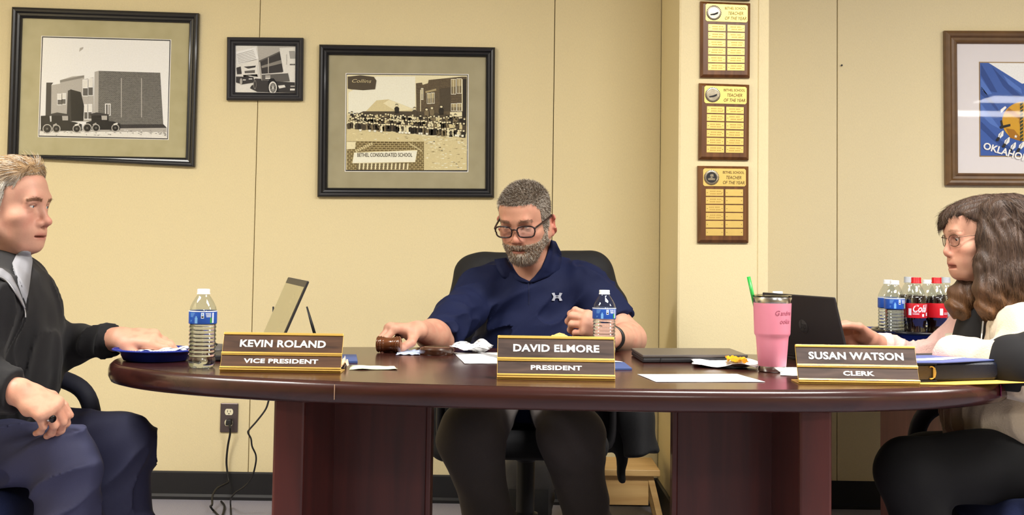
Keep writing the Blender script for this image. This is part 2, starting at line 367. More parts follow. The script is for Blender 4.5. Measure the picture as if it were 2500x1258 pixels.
# -- picture three: sepia crowd in front of the school
k = 470/1442; cv = conv(760, 90, k); A = []
add(5, 0, [(268, 285), (1168, 292), (1166, 1000), (262, 998)])
add(6, 1, [(490, 300), (780, 300), (780, 560), (280, 600), (280, 420)])
add(4, 2, [(410, 560), (490, 478), (580, 470), (760, 540), (760, 570)]); add(5, 3, [(540, 500), (585, 474), (770, 545), (640, 560)])
add(7, 2, [(785, 350), (830, 345), (835, 362), (875, 350), (880, 325), (1130, 300), (1165, 300), (1162, 720), (790, 640)])
add(1, 3, [(960, 390), (1045, 380), (1045, 560), (965, 560)]); add(0, 3, [(1130, 320), (1165, 318), (1162, 640), (1132, 640)])
add(3, 4, [(855, 410), (935, 390), (938, 404), (858, 424)])
for x0, y0, x1, y1 in ((1050, 322, 1082, 430), (1092, 318, 1125, 424), (870, 428, 895, 500), (900, 424, 922, 498), (1050, 505, 1086, 555), (1094, 502, 1124, 556), (826, 390, 838, 470)):
    add(6, 4, rect(x0-3, y0-4, x1+3, y1+4)); add(2, 5, rect(x0, y0, x1, y1)); add(3, 6, rect(x0, y0, x1, (y0+y1)/2)); add(5, 7, rect((x0+x1)/2-2, y0, (x0+x1)/2+2, y1))
add(5, 4, [(1040, 565), (1130, 565), (1130, 600), (1040, 600)]); add(5, 4, rect(817, 400, 822, 560)); add(5, 4, rect(1128, 320, 1134, 560))
add(1, 3, [(280, 610), (390, 560), (840, 560), (1160, 600), (1160, 730), (900, 740), (620, 700), (280, 680)])
add(4, 3, [(268, 685), (620, 715), (900, 750), (1160, 745), (1166, 1000), (840, 1000), (840, 785), (268, 785)])
for i in range(140):
    x = rnd.uniform(850, 1150) if i > 40 else rnd.uniform(290, 1150); y = rnd.uniform(770, 990) if i > 40 else rnd.uniform(705+(x-280)*.06, 775); add(rnd.choice([3, 5, 5, 6]), 4, [(x, y), (x+rnd.uniform(10, 34), y-4), (x+rnd.uniform(10, 30), y+4)])
def fig(x, y, s, kind):
    add(rnd.choice([0, 0, 1, 1, 2, 5] if kind else [0, 1, 2, 4, 5]), 5+kind, [(x-9*s, y+40*s), (x-12*s, y+14*s), (x-5*s, y+6*s), (x+5*s, y+6*s), (x+12*s, y+14*s), (x+10*s, y+40*s)])
    add(5, 7+kind, circ(x, y, 6.5*s, 8)); add(rnd.choice([0, 1, 2]), 8+kind, [(x-7*s, y-1*s), (x-6*s, y-7*s), (x, y-9*s), (x+6*s, y-7*s), (x+7*s, y-1*s), (x, y-4*s)])
for i in range(46): fig(290+i*19+rnd.uniform(-5, 5), 578+i*.8+rnd.uniform(-10, 10), 1.15, 0)
for i in range(44): fig(300+i*19.5+rnd.uniform(-5, 5), 606+i*1.0+rnd.uniform(-6, 6), 1.25, 0)
for i in range(46): fig(285+i*19+rnd.uniform(-4, 4), 636+i*1.45+rnd.uniform(-6, 6), 1.3, 1)
for x, y in ((642, 516), (975, 525), (905, 535), (865, 545), (775, 540), (1080, 590), (1045, 596)): fig(x, y, 1.5, 2)
for i in range(14):
    x = rnd.uniform(350, 1140); add(6, 9, [(x, 690+(x-280)*.055), (x+18, 690+(x-280)*.055), (x+16, 706+(x-280)*.055), (x, 704+(x-280)*.055)])
add(1, 4, [(275, 300), (300, 298), (370, 290), (470, 302), (490, 330), (480, 395), (390, 402), (300, 395), (275, 390)])
add(2, 3, [(268, 785), (845, 785), (845, 1000), (268, 998)]); add(8, 4, [(268, 785), (845, 785), (845, 1000), (268, 998)])
add(5, 5, [(268, 788), (335, 788), (330, 840), (268, 845)])
for i in range(26): add(5 if i % 2 else 2, 6, [(345+i*15, 950), (356+i*15, 950), (352+i*15, 995), (341+i*15, 995)])
for a0, a1 in (((330, 850), (460, 790)), ((730, 790), (830, 850))):
    for i in range(9): q0 = lerp2(a0, a1, i/9); q1 = lerp2(a0, a1, (i+.7)/9); add(4, 6, [q0, q1, (q1[0]+8, q1[1]+18), (q0[0]+8, q0[1]+18)])
add(5, 7, [(322, 868), (797, 850), (780, 942), (308, 950)]); add(6, 8, [(326, 872), (793, 855), (777, 938), (313, 946)])
m_sep_brick = brickmat('printed sepia brick', (96, 82, 62), (70, 60, 46), (124, 108, 80), 70)
m_sep_big = brickmat('printed sepia sign bricks', (120, 102, 60), (98, 82, 48), (206, 190, 140), 30)
tt, L3, n3 = picture('large black-framed sepia photo of a school crowd with brick sign', cv([(65, 62), (1377, 84), (1370, 1206), (50, 1200)]), cv([(133, 138), (1308, 154), (1303, 1138), (123, 1132)]),
        cv([(262, 276), (1176, 284), (1173, 1012), (255, 1008)]), m_blackframe, m_mat3, [(m_white, .004), (m_dark, -.003)], A, SEP+[m_sep_brick, m_sep_big])
def wtext(s, px, py, hpx, parent, material, yw, off, slope=.015, **kw):
    a = P(px, py, yw); e = P(px+10, py+10*slope, yw); x = (e-a).normalized(); z = V((0, -1, 0)); y = z.cross(x)
    return text('lettering', s, hpx*yw/F*1.38, frame(a+V((0, off, 0)), x, y, z), material, parent, **kw)
p0 = cv([(552, 888)])[0]; wtext('BETHEL CONSOLIDATED SCHOOL', *p0, 9.5, tt, SEP[1], YW, -.0120, slope=.0, sx=.66, extrude=.0001, bold=.0003)
p0 = cv([(375, 335)])[0]; wtext('Collins', *p0, 9, tt, SEP[4], YW, -.0120, slope=.02, sx=1.4, shear=.3, extrude=.0001)
# -- picture four: bronze frame with the blue state flag print
k = 240/719; cv = conv(2260, 50, k); A = []
FL = tones('flag', [(62, 96, 170), (44, 74, 140), (86, 122, 196), (214, 160, 44), (168, 112, 26), (246, 244, 238), (34, 32, 34), (58, 66, 44)])
add(5, 0, [(392, 312), (1010, 316), (1010, 990), (396, 990)])
add(0, 1, [(392, 312), (455, 312), (700, 465), (860, 430), (1010, 470), (1010, 990), (396, 990)])
for pts in ([(400, 320), (470, 440), (520, 530), (470, 520), (398, 400)], [(480, 340), (600, 470), (700, 560), (640, 560), (560, 480)], [(398, 480), (520, 640), (540, 690), (470, 610), (398, 540)], [(400, 740), (520, 860), (640, 950), (690, 985), (620, 980), (480, 870), (398, 790)]): add(1, 2, pts)
for pts in ([(398, 420), (480, 540), (440, 545), (398, 500)], [(560, 400), (690, 500), (700, 540), (600, 470)], [(398, 610), (500, 740), (545, 800), (470, 760), (398, 690)]): add(2, 2, pts)
add(3, 3, circ(715, 740, 162, 32, 145)); add(4, 4, [(600, 640), (690, 700), (720, 720), (690, 730), (600, 680), (570, 690)]); add(4, 4, [(580, 790), (640, 800), (690, 860), (680, 880), (610, 860)])
add(4, 4, circ(715, 740, 40, 20)); add(3, 5, circ(715, 740, 33, 20))
add(6, 5, [(538, 735), (552, 730), (560, 770), (612, 758), (614, 775), (540, 795), (532, 780), (545, 772)]); add(5, 5, [(540, 655), (575, 628), (585, 640), (545, 680)])
for i in range(11): add(7, 6, [(682, 610+i*26), (705, 596+i*26), (706, 612+i*26), (684, 630+i*26)])
for x, y in ((530, 815), (575, 862), (620, 900), (680, 895), (740, 900)):
    add(5, 6, [(x+28, y-8), (x+34, y-4), (x+30, y+30), (x+8, y+50), (x-8, y+44), (x-4, y+18)]); add(6, 7, [(x+8, y+44), (x-10, y+38), (x-26, y+62), (x-20, y+70), (x-4, y+68)])
    add(6, 7, [(x+16, y+4), (x+19, y+5), (x+2, y+40), (x-1, y+39)])
add(5, 6, [(650, 836), (655, 845), (664, 846), (657, 852), (659, 862), (651, 856), (643, 862), (646, 852), (640, 846), (648, 845)])
t4, L4, n4 = picture('bronze-framed blue state flag print above the woman', cv([(125, 80), (1290, 84), (1296, 1214), (135, 1208)]), cv([(222, 172), (1190, 176), (1196, 1124), (230, 1118)]),
        cv([(392, 312), (1010, 316), (1010, 990), (396, 990)]), m_brownframe, mat('white mat', (232, 226, 224), .8, var=.02), [(mat('gilt lip', (150, 118, 62), .4), .012)], A, FL)
p0 = cv([(414, 918)])[0]; wtext('OKLAHOMA', p0[0], p0[1], 17, t4, FL[5], YW, -.0120, slope=.3, align='LEFT', bold=.0012, extrude=.0001)
# ------------------------------------------------------------------ teacher plaques on the column
m_walnut = wood_mat('walnut plaque', (122, 78, 40), (86, 50, 24), .35, 'Z', 12, .3)
m_brass = mat('satin brass plate', (232, 200, 116), .38, metal=.55, var=.05, scale=40)
m_brass_t = mat('engraving', (92, 66, 22), .6)
m_seal = mat('silver medallion', (196, 186, 164), .3, metal=.8, rgb2=(120, 110, 92), scale=60)
def plaque(cs, label, dark_seal=False, names=12):
    q = quad_map(cs); yw = COLY
    W = lambda u, v, d: P(*q(u, v), yw)+V((0, -d, 0))
    t = thing('award_plaque', label, 'plaque', W(.5, 1, 0), group='teacher of the year plaques')
    b = MB(); ring = lambda g, d: [W(g, g*.65, d), W(1-g, g*.65, d), W(1-g, 1-g*.65, d), W(g, 1-g*.65, d)]
    vs = ring(0, 0)+ring(0, .010)+ring(.055, .019)
    b.add(vs, [(3, 2, 1, 0), (8, 9, 10, 11)]+[(i*4+k, i*4+(k+1) % 4, i*4+4+(k+1) % 4, i*4+4+k) for i in (0, 1) for k in range(4)]); b.build('board', m_walnut, t)
    def plate(u0, v0, u1, v1, d0, d1, nm, cut=.0):
        b = MB(); cu = cut; cvv = cut*.62
        pts = [(u0+cu, v0), (u1-cu, v0), (u1, v0+cvv), (u1, v1-cvv), (u1-cu, v1), (u0+cu, v1), (u0, v1-cvv), (u0, v0+cvv)] if cut else [(u0, v0), (u1, v0), (u1, v1), (u0, v1)]
        b.prism([W(u, v, d1) for u, v in pts], (0, d1-d0, 0)); return b.build(nm, m_brass, t, bevel=.0003)
    hp = plate(.1, .034, .94, .265, .019, .0205, 'header_plate', .03)
    c = W(.265, .152, .0205); M = frame(c, V((1, 0, 0)), V((0, 0, 1)), V((0, -1, 0)))
    b = MB(M); n = 48
    b.lathe([(.0275 if True else 0, 0), (.0275, .001), (.022, .002), (.021, .0014), (0, .0014)], n)
    b.build('medallion', m_seal, t)
    b = MB(M)
    for i in range(28):
        a = 2*math.pi*i/28; b.box((math.cos(a)*.0262, math.sin(a)*.0262, .0018), (.0035, .0026, .001), Matrix.Rotation(a+.5, 3, 'Z'))
    b.build('wreath_edge', m_dark if not dark_seal else m_brass_t, t)
    b = MB(M)
    if dark_seal:
        b.lathe([(.0195, .0016), (.0195, .002), (0, .002)], 28, mi=0)
        b.poly([(-.012, -.01, .0024), (.012, -.01, .0024), (.014, -.004, .0024), (.004, -.001, .0024), (0, .006, .0024), (-.004, -.001, .0024), (-.014, -.004, .0024)], 1)
        b.poly([(-.006, .004, .0024), (.008, .003, .0024), (.006, .013, .0024), (-.004, .012, .0024)], 1)
    else:
        b.poly([(-.014, -.006, .002), (.002, -.002, .002), (.016, .004, .002), (.015, -.004, .002), (.002, -.009, .002), (-.012, -.01, .002)], 0)
        b.poly([(-.012, -.002, .0022), (.0, .001, .0022), (.014, .007, .0022), (.002, .003, .0022)], 1)
    b.build('medallion_relief', [m_dark, m_seal], t)
    for s, v, h, sh in (('BETHEL SCHOOL', .085, 6.2, 0), ('TEACHER', .152, 8, .25), ('OF THE YEAR', .218, 8, .25)):
        wtext(s, *q(.695, v), h, t, m_brass_t, yw, -.0208, slope=.02, sx=.8, shear=sh, extrude=.0001, bold=.0002)
    for r in range(6):
        for cc in range(2):
            u0 = (.154, .537)[cc]; v0 = .303+r*.1035
            pl = plate(u0, v0, u0+.347, v0+.088, .019, .0202, 'name_plate')
            if cc == 0 and r < 4 or names == 12:
                b = MB(); g = random.Random(r*2+cc)
                for vv, n, w0 in ((.028, 2, .1), (.06, 2, .09)):
                    x = u0+.06+g.uniform(0, .03)
                    for j in range(9):
                        wd = g.uniform(.012, .02); b.poly([W(x, v0+vv-.007, .0204), W(x+wd, v0+vv-.007, .0204), W(x+wd-.004, v0+vv+.008, .0204), W(x-.004, v0+vv+.008, .0204)]); x += wd+.007+(.014 if j == 4 else 0)
                b.build('engraved_name', mat('faint engraving', (186, 150, 70), .5), t, fix=False)
            for uu in (.03, .317):
                b = MB(frame(W(u0+uu, v0+.046, .0202), V((1, 0, 0)), V((0, 0, 1)), V((0, -1, 0)))); b.lathe([(.0014, 0), (.001, .0008), (0, .001)], 8); b.build('pin', m_brass_t, pl)
plaque([(1708.5, 4.4), (1830.5, 9.4), (1829, 191), (1708, 190)], 'uppermost full teacher plaque on the column, washed out by glare')
plaque([(1705.5, 204), (1828, 208), (1826.5, 391.6), (1704, 390)], 'middle teacher plaque on the column, all name plates engraved')
plaque([(1702, 405.6), (1826, 407), (1826, 593), (1702, 592.7)], 'lowest teacher plaque on the column, several name plates blank', True, 4)
b = MB(); q = [(1707, -180), (1831, -176), (1830.5, 3), (1707, -2)]
b.prism([P(*p, COLY)+V((0, -.02, 0)) for p in q], (0, .02, 0))
t = thing('award_plaque', 'dark plaque cut off by the top of the photo', 'plaque', P(1768, 1, COLY)); b.build('board', mat('dark walnut', (44, 26, 20), .4), t, bevel=.004)
# ------------------------------------------------------------------ outlet and cables
m_steel_d = mat('bronze steel plate', (104, 92, 92), .35, metal=.6, var=.06, scale=80)
m_ivory = mat('ivory plastic', (240, 232, 200), .4)
m_black = mat('black rubber', (24, 23, 25), .5, var=.2)
t = thing('wall_outlet', 'double wall socket with a dark cover plate near the floor', 'outlet', P(560, 1055, YW))
c = P(560, 1020, YW); b = MB(); b.box(c+V((0, -.004, 0)), (.072, .008, .118)); b.build('cover_plate', m_steel_d, t, bevel=.003)
for dz in (.024, -.02):
    b = MB(frame(c+V((0, -.0085, dz)), V((1, 0, 0)), V((0, 0, 1)), V((0, -1, 0)))); b.prism([(x, max(-.0125, min(.0125, y)), 0) for x, y, _ in [(.017*math.cos(a*math.pi/12), .017*math.sin(a*math.pi/12), 0) for a in range(24)]], (0, 0, .002)); rc = b.build('receptacle', m_ivory, t)
    b = MB()
    for x, h in ((-.006, .008), (.006, .007)): b.box(c+V((x, -.0108, dz+.003)), (.0018, .001, h))
    b.box(c+V((0, -.0108, dz-.007)), (.004, .001, .004)); b.build('slots', m_black, rc)
def spline(pts, n=10):
    out = []
    pts = [V(p) for p in pts]
    for i in range(len(pts)-1):
        p0, p1, p2, p3 = pts[max(i-1, 0)], pts[i], pts[i+1], pts[min(i+2, len(pts)-1)]
        for j in range(n):
            s = j/n; out.append(.5*((2*p1)+(p2-p0)*s+(2*p0-5*p1+4*p2-p3)*s*s+(3*p1-p0-3*p2+p3)*s**3))
    return out+[pts[-1]]
kx = lambda u, v: (480+u*280/1182, 960+v*298/1258)
t = thing('power_cord', 'thick black power cord plugged into the wall socket', 'cord', P(*kx(335, 320), YW-.04))
b = MB(); pts = [(335, 320, 5.06), (345, 360, 5.05), (345, 420, 5.06), (320, 560, 5.07), (308, 720, 5.075), (325, 870, 5.07), (328, 915, 5.06), (280, 945, 5.03), (210, 985, 4.98), (165, 1060, 4.93), (160, 1150, 4.88)]
wp = [P(*kx(u, v), y) for u, v, y in pts]
e = T(527, 1250, .006); wp += [V((wp[-1].x+.008, 4.82, .03)), T(522, 1248, .006), T(540, 1262, .006), T(548, 1238, .006), T(540, 1225, .006)]
b.tube(spline(wp), .0042, 8); b.build('cable', m_black, t, smooth=True)
b = MB(); b.box(P(*kx(335, 300), YW-.026), (.024, .034, .024), taper=.8); b.build('plug', m_black, t, bevel=.004)
t = thing('laptop_cable', 'thin black cable hanging from the table to the floor', 'cord', P(*kx(370, 1250), 4.6))
b = MB(); pts = [(790, -60, 4.0), (745, 70, 4.05), (710, 170, 4.15), (620, 290, 4.3), (545, 375, 4.42), (530, 410, 4.45), (560, 470, 4.5), (572, 550, 4.55), (610, 640, 4.6), (608, 730, 4.65), (570, 870, 4.7), (500, 960, 4.74), (400, 1030, 4.76), (355, 1090, 4.78)]
wp = [P(*kx(u, v), y) for u, v, y in pts]+[T(563, 1236, .01), T(567, 1270, .005), T(590, 1300, .005)]
b.tube(spline(wp), .0032, 8); b.build('cable', m_black, t, smooth=True)
# small nail left in the wall
c = P(2054, 160, YW); t = thing('wall_nail', 'tiny dark nail stuck in the wall beside the column', 'nail', c)
b = MB(frame(c, V((1, 0, 0)), V((0, 0, 1)), V((0, -1, 0)))); b.lathe([(.001, 0), (.001, .006), (.004, .006), (.004, .008), (0, .008)], 10); b.build('shank', m_black, t)
# ------------------------------------------------------------------ conference table
TC = V((.108, 3.12, 0)); TR_ = Matrix.Rotation(R(-2.5), 3, 'Z'); TZ = .75
m_cherry = wood_mat('dark cherry veneer', (68, 34, 28), (46, 21, 18), .24, 'X', 6, .15)
m_cherry_v = wood_mat('cherry panel', (94, 40, 34), (66, 27, 23), .35, 'Z', 5, .15)
tb = thing('conference_table', 'dark cherry boat-shaped conference table with panel legs', 'table', (TC.x, TC.y, 0))
def outline(a, bb, n=96, e=2.25):
    out = []
    for i in range(n):
        t = 2*math.pi*i/n; c, s = math.cos(t), math.sin(t)
        out.append(TC+TR_ @ V((math.copysign(abs(c)**(2/e), c)*a, math.copysign(abs(s)**(2/e), s)*bb, 0)))
    return out
def slab(rows, name, m):
    b = MB(); n = 96; vs = []
    for inset, z in rows: vs += [p+V((0, 0, z)) for p in outline(1.105-inset, .5-inset)]
    fs = [(i*n+k, i*n+(k+1) % n, (i+1)*n+(k+1) % n, (i+1)*n+k) for i in range(len(rows)-1) for k in range(n)]
    fs += [tuple(range((len(rows)-1)*n, len(rows)*n)), tuple(reversed(range(n)))]
    b.add(vs, fs); return b.build(name, m, tb, smooth=True, auto=50)
slab([(.012, TZ-.02), (.012, TZ-.001), (.0125, TZ)], 'tabletop', m_cherry)
slab([(.02, TZ-.05), (.006, TZ-.046), (.0, TZ-.034), (.0, TZ-.018), (.003, TZ-.008), (.011, TZ-.001), (.013, TZ-.001)], 'edge_moulding', m_cherry)
for sgn in (-1, 1):
    b = MB(); b.box(TC+TR_ @ V((sgn*.578, 0, .35)), (.07, .76, .7), TR_); b.build('end_panel', m_cherry_v, tb, bevel=.006)
    b = MB(); b.box(TC+TR_ @ V((sgn*.425, .0, .35)), (.25, .035, .698), TR_); b.build('centre_panel', m_cherry_v, tb, bevel=.003)
    b = MB(); b.box(TC+TR_ @ V((sgn*.305, .0, .35)), (.014, .06, .698), TR_); b.build('edge_strip', m_cherry_v, tb, bevel=.003)
jp = min(outline(1.1055, .5005, 720), key=lambda p: abs(p.x-P(820, 945, p.y).x) if p.y < 3.1 else 9); jn = (jp-TC); jn.x *= .2; jn.z = 0; jn.normalize()
b = MB(); b.box(jp+V((0, 0, TZ-.022))+jn*.0002, (.0014, .002, .032)); b.build('edge_joint', mat('pale joint filler', (196, 160, 130), .6), tb)
# ------------------------------------------------------------------ name plates
m_gold = mat('polished gold anodised', (238, 198, 104), .33, metal=.65, var=.04)
m_stripA = wood_mat('engraved walnut laminate', (100, 70, 50), (56, 37, 27), .45, 'X', 16)
m_stripB = wood_mat('engraved grey walnut laminate', (92, 74, 66), (52, 40, 37), .45, 'X', 16)
m_letter = mat('white lettering', (250, 250, 248), .6, var=.01)
def nameplate(px0, px1, pyb, name, title, label, m, W=.272, hgt=.092, sx1=1.0):
    a = T(px0, pyb); c = T(px1, pyb+(px1-px0)*.0148); mid = (a+c)/2
    W = (c-a).length; t = thing('desk_nameplate', label, 'nameplate', mid, math.atan2(c.y-a.y, c.x-a.x)); M0 = WM[t]
    lean = R(24); up = V((0, math.sin(lean), math.cos(lean))); nrm = V((0, -math.cos(lean), math.sin(lean)))
    L = hgt/math.cos(lean)
    def pl(x0, x1, v0, v1, d0, d1, nm, mm, bev=.0006, par=t):
        b = MB(M0); pts = [(x0, v0), (x1, v0), (x1, v1), (x0, v1)]
        b.prism([V((x, 0, .003))+up*v+nrm*d1 for x, v in pts], -nrm*(d1-d0)); return b.build(nm, mm, par, bevel=bev)
    h = W/2
    pl(-h, h, 0, L, -.0015, .0, 'holder_back', m_gold)
    b = MB(M0); b.box((0, .036, .0015), (W, .07, .003)); b.build('holder_foot', m_gold, t, bevel=.0008)
    for v0, v1, d, nm in ((L*.93, L, .004, 'top_rail'), (L*.395, L*.485, .004, 'middle_rail'), (.0, L*.1, .0055, 'bottom_rail')):
        pl(-h, h, v0, v1, 0, d, nm, m_gold, .0012)
    b = MB(M0); b.tube([V((-h, 0, .003))+up*L*.06+nrm*.006, V((h, 0, .003))+up*L*.06+nrm*.006], .0012, 6); b.build('bead', m_gold, t)
    b = MB(M0); b.tube([V((-h, 0, .003))+up*L*.44+nrm*.0042, V((h, 0, .003))+up*L*.44+nrm*.0042], .001, 6); b.build('bead', m_gold, t)
    s1 = pl(-h+.001, h-.001, L*.485, L*.93, 0, .0022, 'name_strip', m); s2 = pl(-h+.001, h-.001, L*.1, L*.395, 0, .0022, 'title_strip', m)
    fr = lambda v: M0 @ frame(V((0, 0, .003))+up*v+nrm*.0024, V((1, 0, 0)), up, nrm)
    text('lettering', name, .0232*sx1, fr(L*.70), m_letter, s1, bold=.0007, sx=1.16/sx1, extrude=.0003, space=1.04)
    text('lettering', title, .0142, fr(L*.247), m_letter, s2, bold=.0005, sx=1.56, extrude=.0003, space=1.05)
    return t
nameplate(536, 832, 908, 'KEVIN ROLAND', 'VICE PRESIDENT', 'brown and gold name plate of the vice president', m_stripA, hgt=.084)
nameplate(1213, 1502, 927, 'DAVID ELMORE', 'PRESIDENT', 'brown and gold name plate of the president', m_stripB, hgt=.091)
nameplate(1949, 2246, 938, 'SUSAN WATSON', 'CLERK', 'brown and gold name plate of the clerk', m_stripB, hgt=.081)
# ------------------------------------------------------------------ bottles
m_shell = clear_mat('clear bottle plastic', (238, 242, 244), refl=1.6, rough=.04, ior=1.5)
m_water = mat('water', (250, 252, 255), 0.02, trans=1, ior=1.33, var=0)
m_cap_w = mat('white cap', (238, 240, 242), .4, var=.02)
m_cap_r = mat('red cap', (206, 22, 34), .35, var=.05)
m_cap_g = mat('grey cap', (170, 174, 180), .35, var=.05)
m_lab_b = mat('blue bottle label', (36, 84, 176), .4, var=.12, scale=90)
m_lab_w = mat('label print white', (232, 238, 246), .4, var=.02)
m_lab_c = mat('label print light blue', (120, 176, 232), .4)
m_lab_g = mat('label print green', (70, 160, 70), .4)
m_lab_r = mat('red bottle label', (198, 24, 36), .4, var=.08, scale=60)
m_cola = mat('dark cola', (26, 9, 6), .06, var=.1, spec=.8, coat=.6)
WPROF = [(.012, 0), (.026, 0), (.030, .004), (.0322, .012), (.0325, .022), (.0305, .027)]
for i in range(8): z = .03+i*.0105; WPROF += [(.0302, z), (.0322, z+.0035), (.0318, z+.006), (.0302, z+.0088)]
WPROF += [(.0318, .115), (.0322, .118), (.0322, .147), (.0318, .150), (.0314, .153), (.0295, .162), (.0245, .174), (.0175, .187), (.0135, .193), (.0132, .197)]
def curved(M, r, a0, a1, z0, z1, n=6):
    return [[M @ V((r*math.cos(a0+(a1-a0)*i/n), r*math.sin(a0+(a1-a0)*i/n), z)) for i in range(n+1)] for z in (z0, z1)]
def cpatch(b, r, a0, a1, z0, z1, mi=0, n=6):
    x = curved(Matrix.Identity(4), r, R(a0), R(a1), z0, z1, n); b.add(x[0]+x[1], [(i, i+1, n+2+i, n+1+i) for i in range(n)], mi)
def water_bottle(label, loc, level=.15, sc=1, group=None, flip=0, name='water_bottle'):
    t = thing(name, label, 'bottle', loc, R(flip), group)
    b = MB(WM[t] @ Matrix.Diagonal((1, 1, sc, 1))); b.lathe(WPROF, 40, caps=False); b.build('shell', m_shell, t, smooth=True)
    wp = [(max(r-.0012, 0), z+.0012) for r, z in WPROF if z < level]; wp = [(0, wp[0][1])]+wp+[(wp[-1][0], level), (0, level)]
    b = MB(WM[t] @ Matrix.Diagonal((1, 1, sc, 1))); b.lathe(wp, 40, caps=False); b.build('water', m_water, t, smooth=True)
    b = MB(WM[t] @ Matrix.Diagonal((1, 1, sc, 1))); b.lathe([(.0125, .195), (.0155, .195), (.0155, .197), (.0145, .198), (.0145, .207), (.0138, .2085), (0, .2085)], 28, caps=False); b.build('cap', m_cap_w, t, smooth=True, auto=40)
    b = MB(WM[t] @ Matrix.Diagonal((1, 1, sc, 1))); b.lathe([(.0326, .1175), (.0327, .1178), (.0327, .1505), (.0326, .151)], 48, caps=False); lb = b.build('label_wrap', m_lab_b, t, smooth=True)
    b = MB(WM[t] @ Matrix.Diagonal((1, 1, sc, 1))); r = .03285
    cpatch(b, r, -180, 180, .1492, .152, 0, 48)
    cpatch(b, r, -84, -72, .132, .147, 0); cpatch(b, r+.0001, -82, -74, .134, .138, 3); cpatch(b, r+.0001, -81, -76, .140, .145, 1)
    for z in (.1445, .1415, .1385, .1355): cpatch(b, r, -66+(.1445-z)*400, -42, z, z+.0016, 0)
    for z in (.145, .142, .139, .136, .126, .123): cpatch(b, r, -134, -118+(z-.136)*800, z, z+.0012, 1)
    cpatch(b, r, -110, -98, .119, .134, 1); cpatch(b, r, -107, -101, .134, .138, 1); cpatch(b, r, -36, -28, .120, .147, 0); cpatch(b, r, -46, -38, .120, .134, 2)
    b.build('label_print', [m_lab_w, m_lab_c, m_lab_g, m_dark], lb, fix=False)
    return t
water_bottle('clear water bottle standing beside the blue plate on the table', T(492, 898), sc=.885)
water_bottle('clear water bottle standing behind the president name plate', T(1474, 868), .118, sc=.86)
# ------------------------------------------------------------------ plate, gavel and paper things
m_blue = mat('blue plastic', (34, 54, 150), .3, var=.06, coat=.3)
c = T(380, 880); t = thing('dinner_plate', 'blue plastic plate in front of the man at the left end', 'plate', c)
b = MB(WM[t]); pr = [(0, .003), (.068, .003), (.078, .008), (.087, .025), (.104, .03), (.106, .0285), (.106, .0265), (.104, .0265), (.088, .021), (.078, .002), (.07, 0), (0, 0)]
b.lathe(pr, 64, caps=False, sq=.9); pl = b.build('dish', m_blue, t, smooth=True, auto=50)
b = MB(WM[t])
for i in range(80): b.box((.098*math.cos(i*math.pi/40), .9*.098*math.sin(i*math.pi/40), .0287), (.007, .0022, .002), Matrix.Rotation(i*math.pi/40, 3, 'Z'))
o = b.build('rim_ribs', m_blue, pl); o['kind'] = 'stuff'
def nz(x, y, s=0): return math.sin(x*3.1+s)*math.cos(y*2.7-s*1.7)*.5+math.sin(x*7.3-y*5.1+s*2)*.3+math.cos(x*13.1+y*11.7+s*3)*.2
def sheet(name, label, corners, mm, amp=.0, freq=8, n=14, seed=1, cat='paper', thick=.0006, base=0, edge=0, fold=0, par=None, nolabel=False):
    cs = [V(p) for p in corners]; c = sum(cs, V())/4
    t = thing(name, label, cat, V((c.x, c.y, min(p.z for p in cs)))) if par is None else par
    def fn(u, v):
        p = (cs[0]*(1-u)+cs[1]*u)*(1-v)+(cs[3]*(1-u)+cs[2]*u)*v
        h = amp*(math.sin(u*freq*3.1+seed)*math.cos(v*freq*2.7-seed*1.7)*.6+math.sin(u*freq*5.3-v*freq*4.1+seed*2)*.25+.85)
        p = p+V((0, 0, thick+h+fold*abs(u-.5)*2))
        if edge: p += V((nz(v*9, seed)*edge, nz(u*9, seed+3)*edge, 0))
        return p
    b = MB(); b.grid(fn, n, n); b.build('sheet', mm, t, smooth=True, solid=thick); return t
m_paper = mat('white paper', (250, 250, 250), .8, var=.01)
m_napkin = mat('soft white napkin', (244, 244, 246), .9, var=.03, bump=.15, bscale=300)
sheet('paper_napkin', 'crumpled white napkin lying in the blue plate', [c+V((-.045, -.05, .016)), c+V((.075, -.05, .022)), c+V((.07, .05, .022)), c+V((-.03, .05, .018))], m_napkin, .007, 3, 22, 2, 'napkin', edge=.012)
